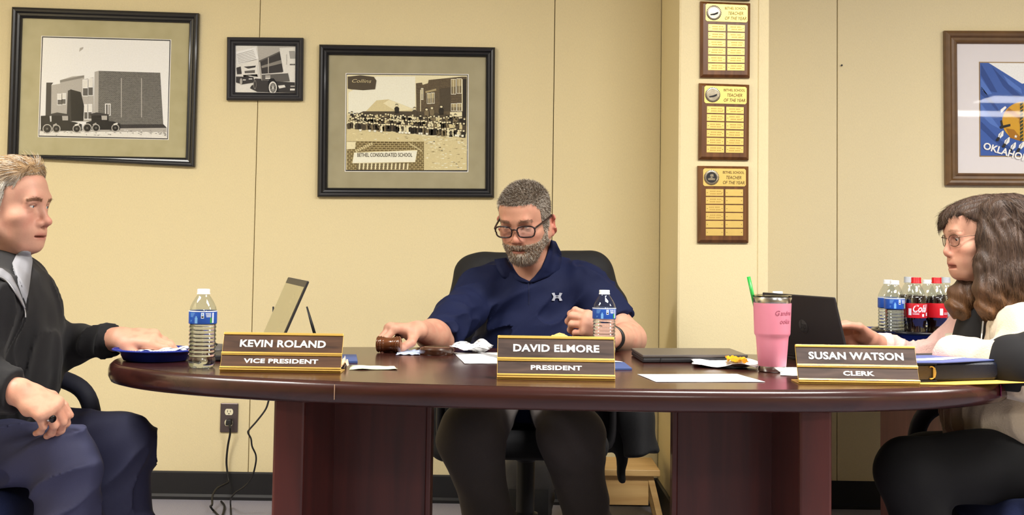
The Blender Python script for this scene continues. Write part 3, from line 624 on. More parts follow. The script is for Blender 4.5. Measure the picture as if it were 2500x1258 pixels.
# left laptop, seen almost edge on
m_lap = mat('black laptop plastic', (40, 39, 42), .42, var=.1, scale=80)
m_lap2 = mat('grey laptop plastic', (92, 88, 84), .42, var=.06)
m_screen = mat('dim screen glass', (150, 142, 104), .15, var=.03)
def laptop(label, hn, hf, lean, width_axis_h, base_dir, base_len, m_in, screen_side, tilt_vec, logo=False):
    hn, hf = V(hn), V(hf); ax = (hf-hn); W = ax.length; ax.normalize(); up = V(tilt_vec); Ls = up.length; up = (up-ax*up.dot(ax)).normalized(); n = ax.cross(up).normalized()
    t = thing('laptop', label, 'laptop', V(((hn.x+hf.x)/2, (hn.y+hf.y)/2, TZ)))
    bd = V(base_dir).normalized()
    b = MB(); z0 = V((0, 0, -.014)); b.prism([hn+z0, hf+z0, hf+z0+bd*base_len, hn+z0+bd*base_len], (0, 0, .013)); bs = b.build('keyboard_deck', m_lap, t, bevel=.003)
    b = MB(); nr, nc = 5, 13
    for i in range(nr):
        for j in range(nc):
            p = hn+ax*(W*(.06+.88*(j+.5)/nc))+bd*(base_len*(.12+.5*(i+.5)/nr)); b.box(p+V((0, 0, .0003)), (.012, .012, .002), frame(V(), ax, bd, V((0, 0, 1))).to_3x3())
    o = b.build('keys', m_dark, bs); o['kind'] = 'stuff'
    s = 1 if (n.dot(bd) > 0) else -1; n = n*s          # n points at the user
    b = MB(); b.prism([hn, hf, hf+up*Ls, hn+up*Ls], -n*.006); lid = b.build('lid', m_lap, t, bevel=.0028)
    g = .007; b = MB(); b.prism([hn+ax*g+up*.02, hf-ax*g+up*.02, hf-ax*g+up*(Ls-.018), hn+ax*g+up*(Ls-.018)], n*.0006); b.build('screen', m_screen, lid)
    b = MB(); b.tube([hn+ax*.03, hn+ax*(W-.03)], .006, 10); b.build('hinge', m_lap, t, smooth=True)
    b = MB(frame(hn+ax*W*.5+up*(Ls-.009)+n*.0008, ax, up, n)); b.lathe([(.002, 0), (0, .0004)], 10); b.build('webcam', m_lap2, lid)
    if logo:
        m_logo = mat('chrome logo', (120, 122, 126), .2, metal=.9)
        M = frame(hn+ax*W*.5+up*Ls*.5-n*.0064, -ax, up, -n); b = MB(M); rr = .019
        b.lathe([(rr, 0), (rr, .0004), (0, .0004)], 32); b.build('logo_disc', m_logo, lid)
        b = MB(M)
        for x0, h0, h1 in ((-.0105, -.006, .0165), (-.0035, -.0055, .006), (.0015, -.0165, .006), (.0085, -.0055, .006)):
            sl = .28; b.prism([(x0+h0*sl, h0, .0004), (x0+.0026+h0*sl, h0, .0004), (x0+.0026+h1*sl, h1, .0004), (x0+h1*sl, h1, .0004)], (0, 0, .0004))
        for x0, y0 in ((-.009, .004), (.003, .004), (.003, -.0055)):
            b.prism([(x0+y0*.28, y0, .0004), (x0+.007+y0*.28, y0, .0004), (x0+.0075+y0*.28, y0+.002, .0004), (x0+.0005+y0*.28, y0+.002, .0004)], (0, 0, .0004))
        b.build('logo_letters', m_lap, lid)
    return t
a = P(745, 686, 3.15); e = P(705.5, 676, 3.50)
bn = P(671, 869, 3.12); bf = P(631, 845, 3.46); bn.z = bf.z = .766
laptop('open black laptop seen edge-on behind the vice president name plate', bn, bf, 0, 0, (-1, -.28, 0), .15, m_lap, 1, (a+e)/2-(bn+bf)/2)
a = P(2044, 724, 3.12); e = P(1864, 715, 3.42); bn = V((.862, 3.14, .766)); bf = V((.742, 3.44, .766))
laptop('open black laptop of the woman, lid back facing the camera', bn, bf, 0, 0, (.92, .38, 0), .21, m_lap, 1, (a+e)/2-(bn+bf)/2, logo=True)
# router with two antennas
c = P(715, 850, 3.55); t = thing('wireless_router', 'small black router with two thin antennas behind the name plate', 'router', V((c.x, 3.55, TZ)))
b = MB(); b.box((c.x, 3.55, TZ+.014), (.13, .06, .026)); b.build('case', m_lap, t, bevel=.006)
for (x0, y0), (x1, y1) in (((667, 749), (670, 850)), ((749, 749), (772, 850))):
    p1 = P(x0, y0, 3.56); p0 = P(x1, y1, 3.56); p0.z = max(p0.z, TZ+.02); b = MB(); b.tube([p0, p0.lerp(p1, .5), p1], [(.0055, .003), (.005, .003), (.0028, .002)], 8); b.build('antenna', m_black, t, smooth=True)
# computer mouse left of the name plate
c = T(531, 866); t = thing('computer_mouse', 'grey and black computer mouse left of the vice president name plate', 'mouse', c)
b = MB(WM[t]); b.lathe([(.028, 0), (.030, .006), (.027, .018), (.018, .026), (0, .029)], 24, sq=1.6); b.build('shell', m_lap2, t, smooth=True)
b = MB(WM[t]); b.tube([V((0, -.03, .024)), V((0, -.018, .028))], .004, 8); b.build('wheel', m_black, t)
# closed laptop
z = .772; q = [T(1569, 866, z), T(1826, 865.5, z), T(1782, 849.5, z), T(1541, 849, z)]
t = thing('laptop', 'closed dark grey laptop lying flat beside the pink tumbler', 'laptop', sum(q, V())/4-V((0, 0, z-TZ)))
b = MB(); b.prism([p+V((0, 0, -.001)) for p in q], (0, 0, -.008)); b.build('lid', mat('grey brushed lid', (84, 78, 74), .35, var=.05), t, bevel=.002)
cc = sum(q, V())/4; q2 = [cc+(p-cc)*.995 for p in q]
b = MB(); b.prism([p+V((0, 0, -.0095)) for p in q2], (0, 0, -.0115)); bs = b.build('base', m_lap, t, bevel=.003)
b = MB(); p0 = q2[0].lerp(q2[1], .17)+V((0, -.001, -.010)); b.box(p0+V((0, 0, -.005)), (.001, .003, .01)); b.build('port_line', m_dark, bs)
# gavel, sound block
m_gav = wood_mat('varnished walnut gavel', (112, 62, 30), (70, 36, 18), .2, 'X', 20, .5)
c = T(949, 862); gz = TZ+.0235; t = thing('gavel', 'small turned wooden gavel under the man\'s hand', 'gavel', V((c.x, c.y, TZ)))
gc = V((c.x, c.y, gz)); Rg = Matrix.Rotation(R(90), 3, 'Y'); Rg = Matrix.Rotation(R(-8), 3, 'Z') @ Rg
b = MB(); hp = [(0, -.033), (.017, -.033), (.021, -.0315), (.0225, -.028), (.0205, -.0255), (.0205, -.0245), (.0228, -.022), (.0205, -.0195), (.0195, -.018), (.0212, -.015), (.0195, -.0125), (.0185, -.008), (.0183, 0)]
hp = hp+[(r, -z) for r, z in reversed(hp[:-1])]; b.lathe(hp, 36, gc, caps=False, rot=Rg); b.build('head', m_gav, t, smooth=True)
hd = V((.16, 1, .14)).normalized(); GH0 = gc+hd*.015; GH1 = gc+hd*.2
b = MB(); b.tube([gc+hd*x for x in (.0, .03, .06, .1, .15, .19, .2)], [.006, .0062, .007, .0085, .0095, .0085, .004], 14); b.build('handle', m_gav, t, smooth=True)
c = T(1066, 866); t = thing('sound_block', 'round dark wooden sound block for the gavel', 'sound block', c)
b = MB(WM[t]); b.lathe([(.044, 0), (.0455, .003), (.0455, .015), (.043, .0185), (.0415, .0175), (.039, .0205), (.036, .0205), (.033, .019), (0, .019)], 48); b.build('disc', wood_mat('dark walnut block', (78, 44, 26), (52, 28, 16), .25, 'X', 20, .4), t, smooth=True, auto=32)
# papers and wrappers
sheet('paper_napkin', 'white napkin with a blue scalloped edge under the gavel', [T(968, 868), T(1026, 868), T(1024, 857), T(975, 856)], mat('blue-edged napkin', (240, 244, 250), .8, rgb2=(128, 164, 226), scale=60), .002, 6, 20, 4, 'napkin', edge=.005)
sheet('paper_napkin', 'crumpled white napkin with a yellow stain beside the sound block', [T(1104, 868), T(1194, 866), T(1200, 856), T(1120, 857)], m_napkin, .02, 1.6, 22, .9, 'napkin', edge=.01)
sheet('paper_sheet', 'white paper sheet left of the president name plate', [T(1134, 889), T(1232, 889), T(1224, 862), T(1108, 863)], m_paper, .0008, 3, 8, 1)
a, e = T(1154, 861), T(1216, 876); t = thing('plastic_fork', 'clear plastic fork lying on the white paper', 'fork', a)
m_clear = mat('clear polystyrene', (214, 214, 220), .12, trans=.5, ior=1.5, var=.02)
up = V((0, 0, .004)); b = MB(); b.tube([a+up, a.lerp(e, .6)+up, e+up], [(.004, .0014), (.003, .0014), (.005, .0014)], 8, flat=(0, 0, 1)); b.build('handle', m_clear, t)
b = MB(); ex = (e-a).normalized(); sd = V((-ex.y, ex.x, 0))
for k in (-1.5, -.5, .5, 1.5): b.tube([e+up+sd*k*.0035, e+up*1.4+ex*.035+sd*k*.004], [.0015, .0007], 6)
o = b.build('tines', m_clear, t)
a, e = T(1250, 870)+V((0, 0, .004)), P(1219, 821, 3.2); t = thing('pencil', 'yellow pencil sticking up behind the president name plate', 'pencil', a)
b = MB(); b.tube([a, e.lerp(a, .06)], .0042, 6); b.build('barrel', mat('yellow paint', (246, 214, 34), .35), t)
b = MB(); b.tube([e.lerp(a, .06), e], [.0042, .003], 8); b.build('tip', mat('yellow eraser', (238, 200, 60), .6), t)
c = T(1366, 866); t = thing('bread_roll', 'pale golden biscuit on the table behind the name plate', 'biscuit', V((c.x, 3.2, TZ)))
b = MB(Matrix.Translation((P(1366, 850, 3.2).x, 3.2, TZ)))
def bis(u, v):
    a = u*2*math.pi; ph = (v-.5)*math.pi; r = 1+.13*nz(math.cos(a)*3, math.sin(a)*3+v*4, 2); return V((.033*r*math.cos(a)*math.cos(ph)**.7, .03*r*math.sin(a)*math.cos(ph)**.7, .036+.036*math.sin(ph)*r))
b.grid(bis, 28, 14, cu=True); b.build('crust', mat('biscuit crust', (236, 206, 132), .8, rgb2=(206, 160, 84), scale=50, bump=.4, bscale=150), t, smooth=True)
m_folder = mat('blue card folder', (64, 84, 136), .55, var=.05)
def card(name, label, pts, mm, th=.003, cat='folder', z=0):
    q = [T(*p)+V((0, 0, z)) for p in pts]; t = thing(name, label, cat, sum(q, V())/len(q)); b = MB(); b.prism(q, (0, 0, th)); b.build('cover', mm, t, bevel=min(.0008, th*.3)); return t, q
card('paper_folder', 'blue folder corner poking out right of the president name plate', [(1440, 905), (1543, 904), (1524, 889), (1440, 890)], m_folder, .005)
t, q = card('paper_sheet', 'white paper tip on the blue folder right of the president plate', [(1440, 892), (1520, 890.5), (1480, 886), (1440, 886)], m_paper, .001, 'paper', .0065)
card('paper_folder', 'small blue booklet right of the vice president name plate', [(800, 888), (873, 887), (870, 871), (800, 871)], mat('blue booklet', (66, 86, 140), .5), .006, 'booklet')
sheet('candy_wrapper', 'white and orange folded wrapper beside the small blue booklet', [T(820, 906), T(852, 900), T(842, 888), T(822, 888)], mat('orange white wrapper', (250, 246, 238), .5, rgb2=(232, 150, 60), scale=40), .012, 3, 12, 5, 'wrapper')
sheet('straw_packet', 'flat white and green paper packet in front of the gavel', [T(853, 904), T(971, 904), T(962, 897), T(858, 894)], mat('white green packet', (250, 250, 244), .6, rgb2=(200, 222, 130), scale=9), .0018, 3, 12, 2, 'packet')
sheet('paper_sheet', 'white paper sheet lying in front of the closed laptop', [T(1602, 934), T(1868, 934), T(1800, 915), T(1556, 915)], m_paper, .0006, 2, 8, 3)
sheet('paper_sheet', 'white paper sheet between the pink tumbler and the clerk plate', [T(1905, 918), T(1985, 920), T(1975, 899), T(1905, 899)], m_paper, .0012, 2, 8, 6)
sheet('food_wrapper', 'crumpled white food wrapper left of the pink tumbler', [T(1692, 898), T(1850, 906), T(1852, 892), T(1690, 884)], mat('waxed wrapper', (244, 242, 246), .5, var=.03), .010, 2.0, 26, 3.3, 'wrapper', edge=.006)
sheet('candy_wrapper', 'small bright yellow and orange wrapper on the white food wrapper', [T(1776, 899)+V((0, 0, .012)), T(1828, 902)+V((0, 0, .010)), T(1820, 893)+V((0, 0, .012)), T(1770, 890)+V((0, 0, .014))], mat('yellow wrapper', (250, 200, 20), .35, rgb2=(226, 120, 20), scale=50), .008, 4, 12, 7, 'wrapper')
# pink tumbler
c = T(1885, 908); t = thing('travel_tumbler', 'pink steel travel tumbler with a clear lid and green straw', 'tumbler', c)
m_pink = mat('pink powder coat', (226, 138, 160), .45, var=.03, bump=.05, bscale=500); m_steel = mat('brushed steel', (196, 194, 190), .22, metal=1, var=.05, stretch=(1, 1, 8))
s = .182/.2; Mt = WM[t] @ Matrix.Scale(s, 4)
b = MB(Mt); b.lathe([(0, 0), (.034, 0), (.0365, .003), (.0368, .016)], 48, caps=False); b.build('base_ring', m_steel, t, smooth=True)
b = MB(Mt); b.lathe([(.0368, .016), (.0372, .0165), (.0425, .085), (.0432, .092), (.0445, .096), (.0472, .1), (.0478, .104), (.0505, .184)], 48, caps=False); bd = b.build('body', m_pink, t, smooth=True)
b = MB(Mt); b.lathe([(.0505, .184), (.0507, .185), (.0512, .199), (.0505, .2), (.046, .199)], 48, caps=False); b.build('steel_rim', m_steel, t, smooth=True)
b = MB(Mt); b.lathe([(0, .196), (.045, .196), (.0475, .2), (.052, .2005), (.052, .2045), (.047, .2055), (.042, .202), (0, .2025)], 48, caps=False); b.build('lid', clear_mat('clear lid', (190, 196, 196), refl=2.2), t, smooth=True, auto=40)
st0, st1 = P(1847, 765, c.y+.01), P(1827.5, 676, c.y+.02); b = MB(); b.tube([st0, st1], .0045, 16); b.build('straw', mat('green straw', (40, 158, 62), .3), t, smooth=True)
m_ptxt = mat('worn dark lettering', (150, 70, 92), .6)
def wrap_text(s, size, z, a0, r, mm, par, sx=1, shear=.25):
    o = text('lettering', s, size, Matrix.Identity(4), mm, None, extrude=0, shear=shear, sx=sx, align='LEFT'); me = o.data; Mi = WM[par].inverted()
    for vtx in me.vertices:
        aa = R(a0)+vtx.co.x/r; zz = z+vtx.co.y; vtx.co = Mi @ (Mt @ V(((r+(zz-.1)*.034)*math.sin(aa), -(r+(zz-.1)*.034)*math.cos(aa), zz)))
    o.parent = par; return o
wrap_text('G', .0185, .158, -6, .0482, m_ptxt, bd); wrap_text('andma', .0175, .158, 13, .0482, m_ptxt, bd, .8)
wrap_text('ookie', .0175, .136, 11, .0482, m_ptxt, bd, .85); wrap_text('YE', .013, .028, 2, .0372-.034*-.0, mat('faint pink stamp', (214, 108, 136), .5), bd, 1.5, 0)
# binder, folders, envelope at the woman's place
m_bind = mat('navy black leatherette', (22, 26, 42), .4, var=.2, scale=200, bump=.25, bscale=500)
m_env = mat('manila envelope', (238, 186, 84), .7, var=.05)
def zcard(name, label, pts, z, th, mm, cat): 
    q = [T(x, y, z) for x, y in pts]; t = thing(name, label, cat, V((sum(p.x for p in q)/len(q), sum(p.y for p in q)/len(q), z))); b = MB(); b.prism(q, (0, 0, th)); b.build('cover', mm, t, bevel=min(.001, th*.3)); return t, q
zcard('manila_envelope', 'yellow manila envelope under the binder hanging over the table edge', [(2100, 938), (2330, 941), (2560, 934), (2560, 918), (2250, 915)], .7505, .002, m_env, 'envelope')
q0, q1 = T(2236, 934, .753), T(2442, 928, .753); q3, q2 = T(2236, 905, .753), T(2448, 904, .753); h = .042
t = thing('ring_binder', 'thick navy ring binder lying at the right end of the table', 'binder', (q0+q2)/2)
dx = (q1-q0).normalized(); 
def bsec(x, yy, zz): return V((x.x, x.y, 0))
qm = q0+dx*(T(2285, 934, .753)-q0).length; dy_ = q3-q0
b = MB(); prof = [(math.cos(a)*h/2, h/2+math.sin(a)*h/2) for a in [(-90+i*15)*math.pi/180 for i in range(13)]]
ends = [(.0, 0), (.012, .35), (.035, .8), (.06, 1)]
b.prism([qm]+[q1-dx*.022+dx*u+V((0, 0, v)) for u, v in prof]+[qm+V((0, 0, h))], dy_); b.build('spine', m_bind, t, smooth=True, auto=40, bevel=.006)
for zz, nm in ((0, 'bottom_cover'), (h-.004, 'top_cover')):
    b = MB(); b.prism([q0+V((0, 0, zz)), qm+dx*.01+V((0, 0, zz)), qm+dx*.01+V((0, 0, zz+.004)), q0+V((0, 0, zz+.004))], dy_); b.build(nm, m_bind, t)
b = MB(); a0 = q0+V((0, .004, .005)); b.prism([a0, qm+V((0, .004, .005)), qm+V((0, .004, h-.006)), a0+V((0, 0, h-.011))], dy_*.9); b.build('page_block', mat('page edges', (96, 82, 62), .8, var=.3, scale=200, stretch=(.05, 1, 4)), t)
b = MB(); rc = qm-dx*.006+V((0, .0, h*.5))
ring = [rc+dx*math.cos(a)*.012+V((0, -.001, math.sin(a)*.014)) for a in [i*math.pi/8 for i in range(-5, 6)]]; b.tube(ring, .0018, 8); b.build('binder_ring', m_gold, t, smooth=True)
b = MB(); b.box(rc+dx*.008+V((0, -.0005, 0)), (.006, .004, .022)); b.build('ring_clasp', m_gold, t, bevel=.001)
z = .753+h+.001; zcard('paper_folder', 'blue folder lying on top of the navy binder', [(2226, 888), (2300, 888), (2461, 880), (2330, 869), (2232, 871)], z, .003, mat('periwinkle folder', (84, 96, 152), .5, var=.04), 'folder')
zcard('paper_sheet', 'white paper strip on the blue folder over the binder', [(2236, 881), (2300, 880), (2356, 873.5), (2320, 873), (2236, 877)], z+.0034, .0008, m_paper, 'paper')
c = P(2420, 958, 2.87); t = thing('sticky_flag', 'magenta sticker on the table edge at the right end', 'sticker', c)
b = MB(); 
best = min(outline(1.1055, .5005), key=lambda p: (p.x-c.x)**2+(p.y-c.y)**2 if p.y < 3.1 else 9)
n = (best-TC); n.z = 0; n.normalize(); sd = V((-n.y, n.x, 0)); o3 = best+n*.0012+V((0, 0, .733)); b.prism([o3-sd*.006+V((0, 0, -.016)), o3+sd*.008+V((0, 0, -.012)), o3+sd*.008+V((0, 0, .012)), o3-sd*.005+V((0, 0, .012))], n*.0004); b.build('film', mat('magenta film', (196, 20, 140), .4), t)
# ------------------------------------------------------------------ serving cart with the drinks
m_cab = wood_mat('red brown cabinet', (104, 62, 58), (82, 46, 44), .45, 'Z', 6)
m_cloth = mat('royal blue cloth', (36, 62, 150), .8, var=.08, scale=60, bump=.2, bscale=300)
cx0, cx1, cy0, cy1, cz = 1.06, 2.2, 3.55, 5.06, .742
t = thing('side_cabinet', 'reddish wooden side cabinet behind the woman', 'cabinet', ((cx0+cx1)/2, (cy0+cy1)/2, 0))
b = MB(); b.box((1.65, (cy0+4.5)/2+.03, .352), (.62, 4.5-cy0-.06, .704)); b.build('carcass', m_cab, t, bevel=.004)
b = MB(); b.box((1.345, cy0+.045, .352), (.03, .03, .704)); b.build('stile', m_cherry_v, t, bevel=.002)
for k, (z0, z1) in enumerate(((.06, .42), (.44, .69))):
    b = MB(); b.box((1.66, cy0+.052, (z0+z1)/2), (.56, .02, z1-z0)); d = b.build('drawer_front', m_cab, t, bevel=.003)
    b = MB(); b.tube([(1.56, cy0+.035, z1-.07), (1.76, cy0+.035, z1-.07)], .006, 8); b.build('handle', m_steel, d)
t = thing('table_cover', 'royal blue cloth cover on the side cabinet', 'cloth', ((cx0+cx1)/2, (cy0+cy1)/2, cz-.04))
b = MB(); b.box(((cx0+cx1)/2, (cy0+cy1)/2, cz-.018), (cx1-cx0, cy1-cy0, .036)); b.build('cover', m_cloth, t, bevel=.008, segs=3)
tcx, tcy = P(2256, 800, 4.08).x, 4.08
t = thing('serving_tub', 'black-rimmed navy tub holding drink bottles', 'tub', (tcx, tcy, cz))
b = MB(WM[t]); b.lathe([(0, .004), (.142, .004), (.148, .03), (.153, .04), (.166, .046), (.168, .044), (.158, .036), (.152, .026), (.146, 0), (0, 0)], 56, caps=False); b.build('bowl', mat('navy melamine', (22, 26, 72), .25, coat=.3), t, smooth=True, auto=50)
b = MB(WM[t]); b.tube([V((.164*math.cos(i*math.pi/32), .164*math.sin(i*math.pi/32), .0465)) for i in range(65)], .006, 8, caps=False); b.build('rim', mat('black gloss rim', (20, 20, 22), .2), t, smooth=True)
bz = cz+.0045
CPROF = [(.014, 0), (.024, 0), (.030, .006), (.0315, .02), (.0305, .045), (.029, .06), (.0325, .075), (.0335, .085), (.0335, .125), (.0328, .132), (.0315, .142), (.027, .158), (.019, .174), (.0138, .183), (.0135, .19)]
def cola(label, x, y, level, cap, lab, word=None, flip=0):
    t = thing('cola_bottle', label, 'bottle', (x, y, bz), R(flip), 'drink bottles in the tub')
    b = MB(WM[t] @ Matrix.Diagonal((1, 1, 1.07, 1))); b.lathe(CPROF, 36, caps=False); b.build('shell', m_shell, t, smooth=True)
    wp = [(max(r-.001, 0), z+.001) for r, z in CPROF if z < level]; wp = [(0, wp[0][1])]+wp+[(wp[-1][0]-.001, level), (0, level)]
    b = MB(WM[t] @ Matrix.Diagonal((1, 1, 1.07, 1))); b.lathe(wp, 36, caps=False); b.build('drink', m_cola, t, smooth=True)
    b = MB(WM[t] @ Matrix.Diagonal((1, 1, 1.07, 1))); b.lathe([(.013, .187), (.0165, .187), (.0165, .1885), (.0155, .19), (.0155, .203), (.0148, .2045), (0, .2045)], 28, caps=False); b.build('cap', cap, t, smooth=True, auto=40)
    b = MB(WM[t] @ Matrix.Diagonal((1, 1, 1.07, 1))); b.lathe([(.0337, .084), (.0338, .0845), (.0338, .127), (.0337, .1275)], 40, caps=False); lb = b.build('label_wrap', lab, t, smooth=True)
    b = MB(WM[t] @ Matrix.Diagonal((1, 1, 1.07, 1))); r = .03395
    cpatch(b, r, -152, -134, .092, .112, 0)
    for z in (.122, .118, .114, .110, .106): cpatch(b, r, -60, -38+(z-.114)*900, z, z+.0014, 0)
    cpatch(b, r, -48, -36, .090, .1, 0); cpatch(b, r, -76, -64, .088, .096, 0)
    for z in (.098, .0945): cpatch(b, r, -128, -92, z, z+.0012, 0)
    b.build('label_print', [m_lab_w], lb, fix=False)
    if word:
        o = text('lettering', word, .03, Matrix.Identity(4), m_lab_w, None, extrude=0, shear=.35, sx=.8, bold=.0006); Mi = WM[lb].inverted()
        for vtx in o.data.vertices:
            aa = vtx.co.x/r-R(2); vtx.co = Mi @ (WM[t] @ Matrix.Diagonal((1, 1, 1.07, 1)) @ V((r*1.003*math.sin(aa), -r*1.003*math.cos(aa), .111+vtx.co.y)))
        o.parent = lb
    return t
X = lambda px, Y: P(px, 780, Y).x
cola('red-capped cola bottle showing the white word Cola', X(2237, 4.0), 4.0, .15, m_cap_r, m_lab_r, 'Cola')
cola('red-capped cola bottle beside the woman\'s hair', X(2287, 4.03), 4.03, .148, m_cap_r, m_lab_r, None, 60)
cola('grey-capped cola bottle half hidden by the woman\'s hair', X(2309, 4.11), 4.11, .15, m_cap_g, mat('grey bottle label', (176, 180, 186), .4))
cola('grey-capped cola bottle behind the bottle marked Cola', X(2219, 4.085), 4.085, .15, m_cap_g, m_lab_r, None, 120)
water_bottle('front water bottle at the left of the drinks tub', (X(2184, 4.0), 4.0, bz), .14, 1.0, 'drink bottles in the tub')
water_bottle('rear water bottle at the left of the drinks tub', (X(2168, 4.075), 4.075, bz), .14, 1.0, 'drink bottles in the tub', 40)
water_bottle('water bottle between the two red-capped cola bottles', (X(2264, 4.165), 4.165, bz), .14, 1.0, 'drink bottles in the tub', 20)
# lone bottle behind the laptop: only the cap shows
c = T(1898, 838); water_bottle('water bottle hidden behind the woman\'s laptop, only its cap showing', V((P(1898, 800, 3.53).x, 3.53, TZ)), .13, .86)
# wooden step stool and bag by the column
m_pine = wood_mat('light birch', (214, 176, 116), (192, 150, 92), .5, 'X', 8)
sy0, sy1 = 4.62, 4.94; zt = P(1550, 1135, 4.75).z
a0, a1 = P(1440, 1140, 4.7).x, P(1607, 1140, 4.7).x
t = thing('step_stool', 'light wooden step stool in the corner by the column', 'stool', ((a0+a1)/2, 4.78, 0))
b = MB(); b.box(((a0+a1)/2, 4.78, zt-.012), (a1-a0, .28, .024)); b.build('top', m_pine, t, bevel=.003)
for sx in (-1, 1):
    for yy in (4.67, 4.88):
        x1 = (a0+a1)/2+sx*((a1-a0)/2-.035); b = MB(); b.prism([V((x1-.012, yy-.012, zt-.024)), V((x1+.012, yy-.012, zt-.024)), V((x1+.012+sx*.05, yy-.012, 0)), V((x1-.012+sx*.05, yy-.012, 0))], (0, .024, 0)); b.build('leg', m_pine, t, bevel=.002)
b = MB(); b.box(((a0+a1)/2, 4.668, zt-.024-.055), (a1-a0-.08, .016, .11)); b.build('front_board', m_pine, t, bevel=.002)
b = MB(); b.box(((a0+a1)/2, 4.885, zt-.024-.055), (a1-a0-.08, .016, .11)); b.build('back_board', m_pine, t, bevel=.002)
t = thing('backpack', 'dark grey backpack on the floor behind the office chair', 'bag', (P(1290, 1240, 4.75).x, 4.8, 0))
bc = P(1290, 1190, 4.8); b = MB()
def bag(u, v):
    a = u*2*math.pi; z = v; w = (math.sin(min(1, (1.02-z)*4)*math.pi/2))**.5; w *= .86+.14*math.sin(z*3)
    e = 2/3.2; c_, s_ = math.cos(a), math.sin(a); rr = 1+.05*nz(math.cos(a)*3, z*6, 1)
    return V((bc.x+math.copysign(abs(c_)**e, c_)*.102*w*rr, 4.82+math.copysign(abs(s_)**e, s_)*.085*w*rr, .002+z*.26))
b.grid(bag, 40, 20, cu=True); b.poly([bag(i/40, 0) for i in range(40)]); b.poly([bag(i/40, 1) for i in range(40)]); b.build('body', mat('grey canvas', (72, 70, 70), .8, var=.12, scale=120, bump=.3, bscale=300), t, smooth=True)
b = MB(); b.grid(lambda u, v: V((bc.x+(u-.5)*.15, 4.732-.02*math.sin(u*math.pi)**.5*math.sin(v*math.pi)**.5, .02+v*.11)), 14, 10); b.build('front_pocket', mat('dark canvas', (40, 40, 42), .8, bump=.3, bscale=300), t, smooth=True)
b = MB(); b.tube(spline([V((bc.x-.04, 4.82, .255)), V((bc.x-.02, 4.82, .285)), V((bc.x+.02, 4.82, .285)), V((bc.x+.04, 4.82, .255))], 6), .006, 8); b.build('handle', m_black, t, smooth=True)
# ------------------------------------------------------------------ figures: signed-distance modelling meshed with surface nets
FT = np.float32
def A3(p): return np.array(p, dtype=FT)
class Prim:
    __slots__ = ('f', 'c', 'rad', 'op', 'k')
    def __init__(s, f, c, rad, op='u', k=.01): s.f, s.c, s.rad, s.op, s.k = f, A3(c), rad, op, k
def _len(v): return np.sqrt(np.einsum('...i,...i->...', v, v))
def cap(a, b, ra, rb, k=.012, op='u', sq=None):
    """tapered capsule; sq=(axis, factor) squashes the section along a direction"""
    a, b = A3(a), A3(b); ba = b-a; L2 = max(ba @ ba, 1e-9)
    if sq is not None: n = A3(sq[0]); n = n/np.linalg.norm(n); q = sq[1]
    def f(p):
        pa = p-a; h = np.clip(pa @ ba/L2, 0, 1); v = pa-h[..., None]*ba; r = ra+(rb-ra)*h
        if sq is not None: v = v+(v @ n)[..., None]*n*(1/q-1); return (_len(v)-r)*min(1, q)
        return _len(v)-r
    return Prim(f, (a+b)/2, np.linalg.norm(ba)/2+max(ra, rb)*1.0, op, k)
def cone(a, b, ra, rb, k=.008, op='u', rd=.006, sq=None):
    """tapered cylinder with flat, slightly rounded ends"""
    a, b = A3(a), A3(b); ba = b-a; L = np.linalg.norm(ba); u = ba/L
    if sq is not None: n = A3(sq[0]); n = n/np.linalg.norm(n); q = sq[1]
    def f(p):
        pa = p-a; t = pa @ u; v = pa-t[..., None]*u
        if sq is not None: v = v+(v @ n)[..., None]*n*(1/q-1)
        dr = _len(v)-(ra+(rb-ra)*np.clip(t/L, 0, 1))+rd; dz = np.abs(t-L/2)-L/2+rd
        return np.minimum(np.maximum(dr, dz), 0)+np.sqrt(np.maximum(dr, 0)**2+np.maximum(dz, 0)**2)-rd
    return Prim(f, (a+b)/2, math.hypot(L/2, max(ra, rb)), op, k)
def ell(c, r, k=.012, op='u', rot=None):
    c, r = A3(c), A3(r); Mr = np.array(rot.to_3x3() if rot is not None else np.eye(3), dtype=FT)
    def f(p):
        q = (p-c) @ Mr; k0 = _len(q/r); k1 = _len(q/(r*r)); return k0*(k0-1)/np.maximum(k1, 1e-6)
    return Prim(f, c, r.max(), op, k)
def bx(c, h, rd=.01, k=.008, op='u', rot=None):
    c, h = A3(c), A3(h); Mr = np.array(rot.to_3x3() if rot is not None else np.eye(3), dtype=FT)
    def f(p):
        q = np.abs((p-c) @ Mr)-(h-rd); return _len(np.maximum(q, 0))+np.minimum(q.max(-1), 0)-rd
    return Prim(f, c, np.linalg.norm(h), op, k)
def half(pt, n, k=.004):                       # cut away everything on the n side of a plane
    pt, n = A3(pt), A3(n); n = n/np.linalg.norm(n)
    return Prim(lambda p: (pt-p) @ n*1.0, pt, 99, 's', k)
def local(prims, M):
    """prims written in a local frame, moved to the world by M (rotation + uniform scale)"""
    Mi = np.array(M.inverted(), dtype=FT); s = M.to_scale()[0]; out = []
    for q in prims:
        def f(p, q=q): return q.f(p @ Mi[:3, :3].T+Mi[:3, 3])*s
        c = np.array(M @ V(q.c)); out.append(Prim(f, c, q.rad*s if q.rad < 50 else 99, q.op, q.k*s))
    return out
def comb(d, e, op, k):
    if op == 's': e = -e; h = np.clip(.5-.5*(e-d)/k, 0, 1); return np.where(True, e*(1-h)+d*h+k*h*(1-h), 0) if False else np.maximum(d, e)+np.maximum(k-np.abs(d-e), 0)**2/(4*k)
    if op == 'i': return np.maximum(d, e)+np.maximum(k-np.abs(d-e), 0)**2/(4*k)
    return np.minimum(d, e)-np.maximum(k-np.abs(d-e), 0)**2/(4*k)
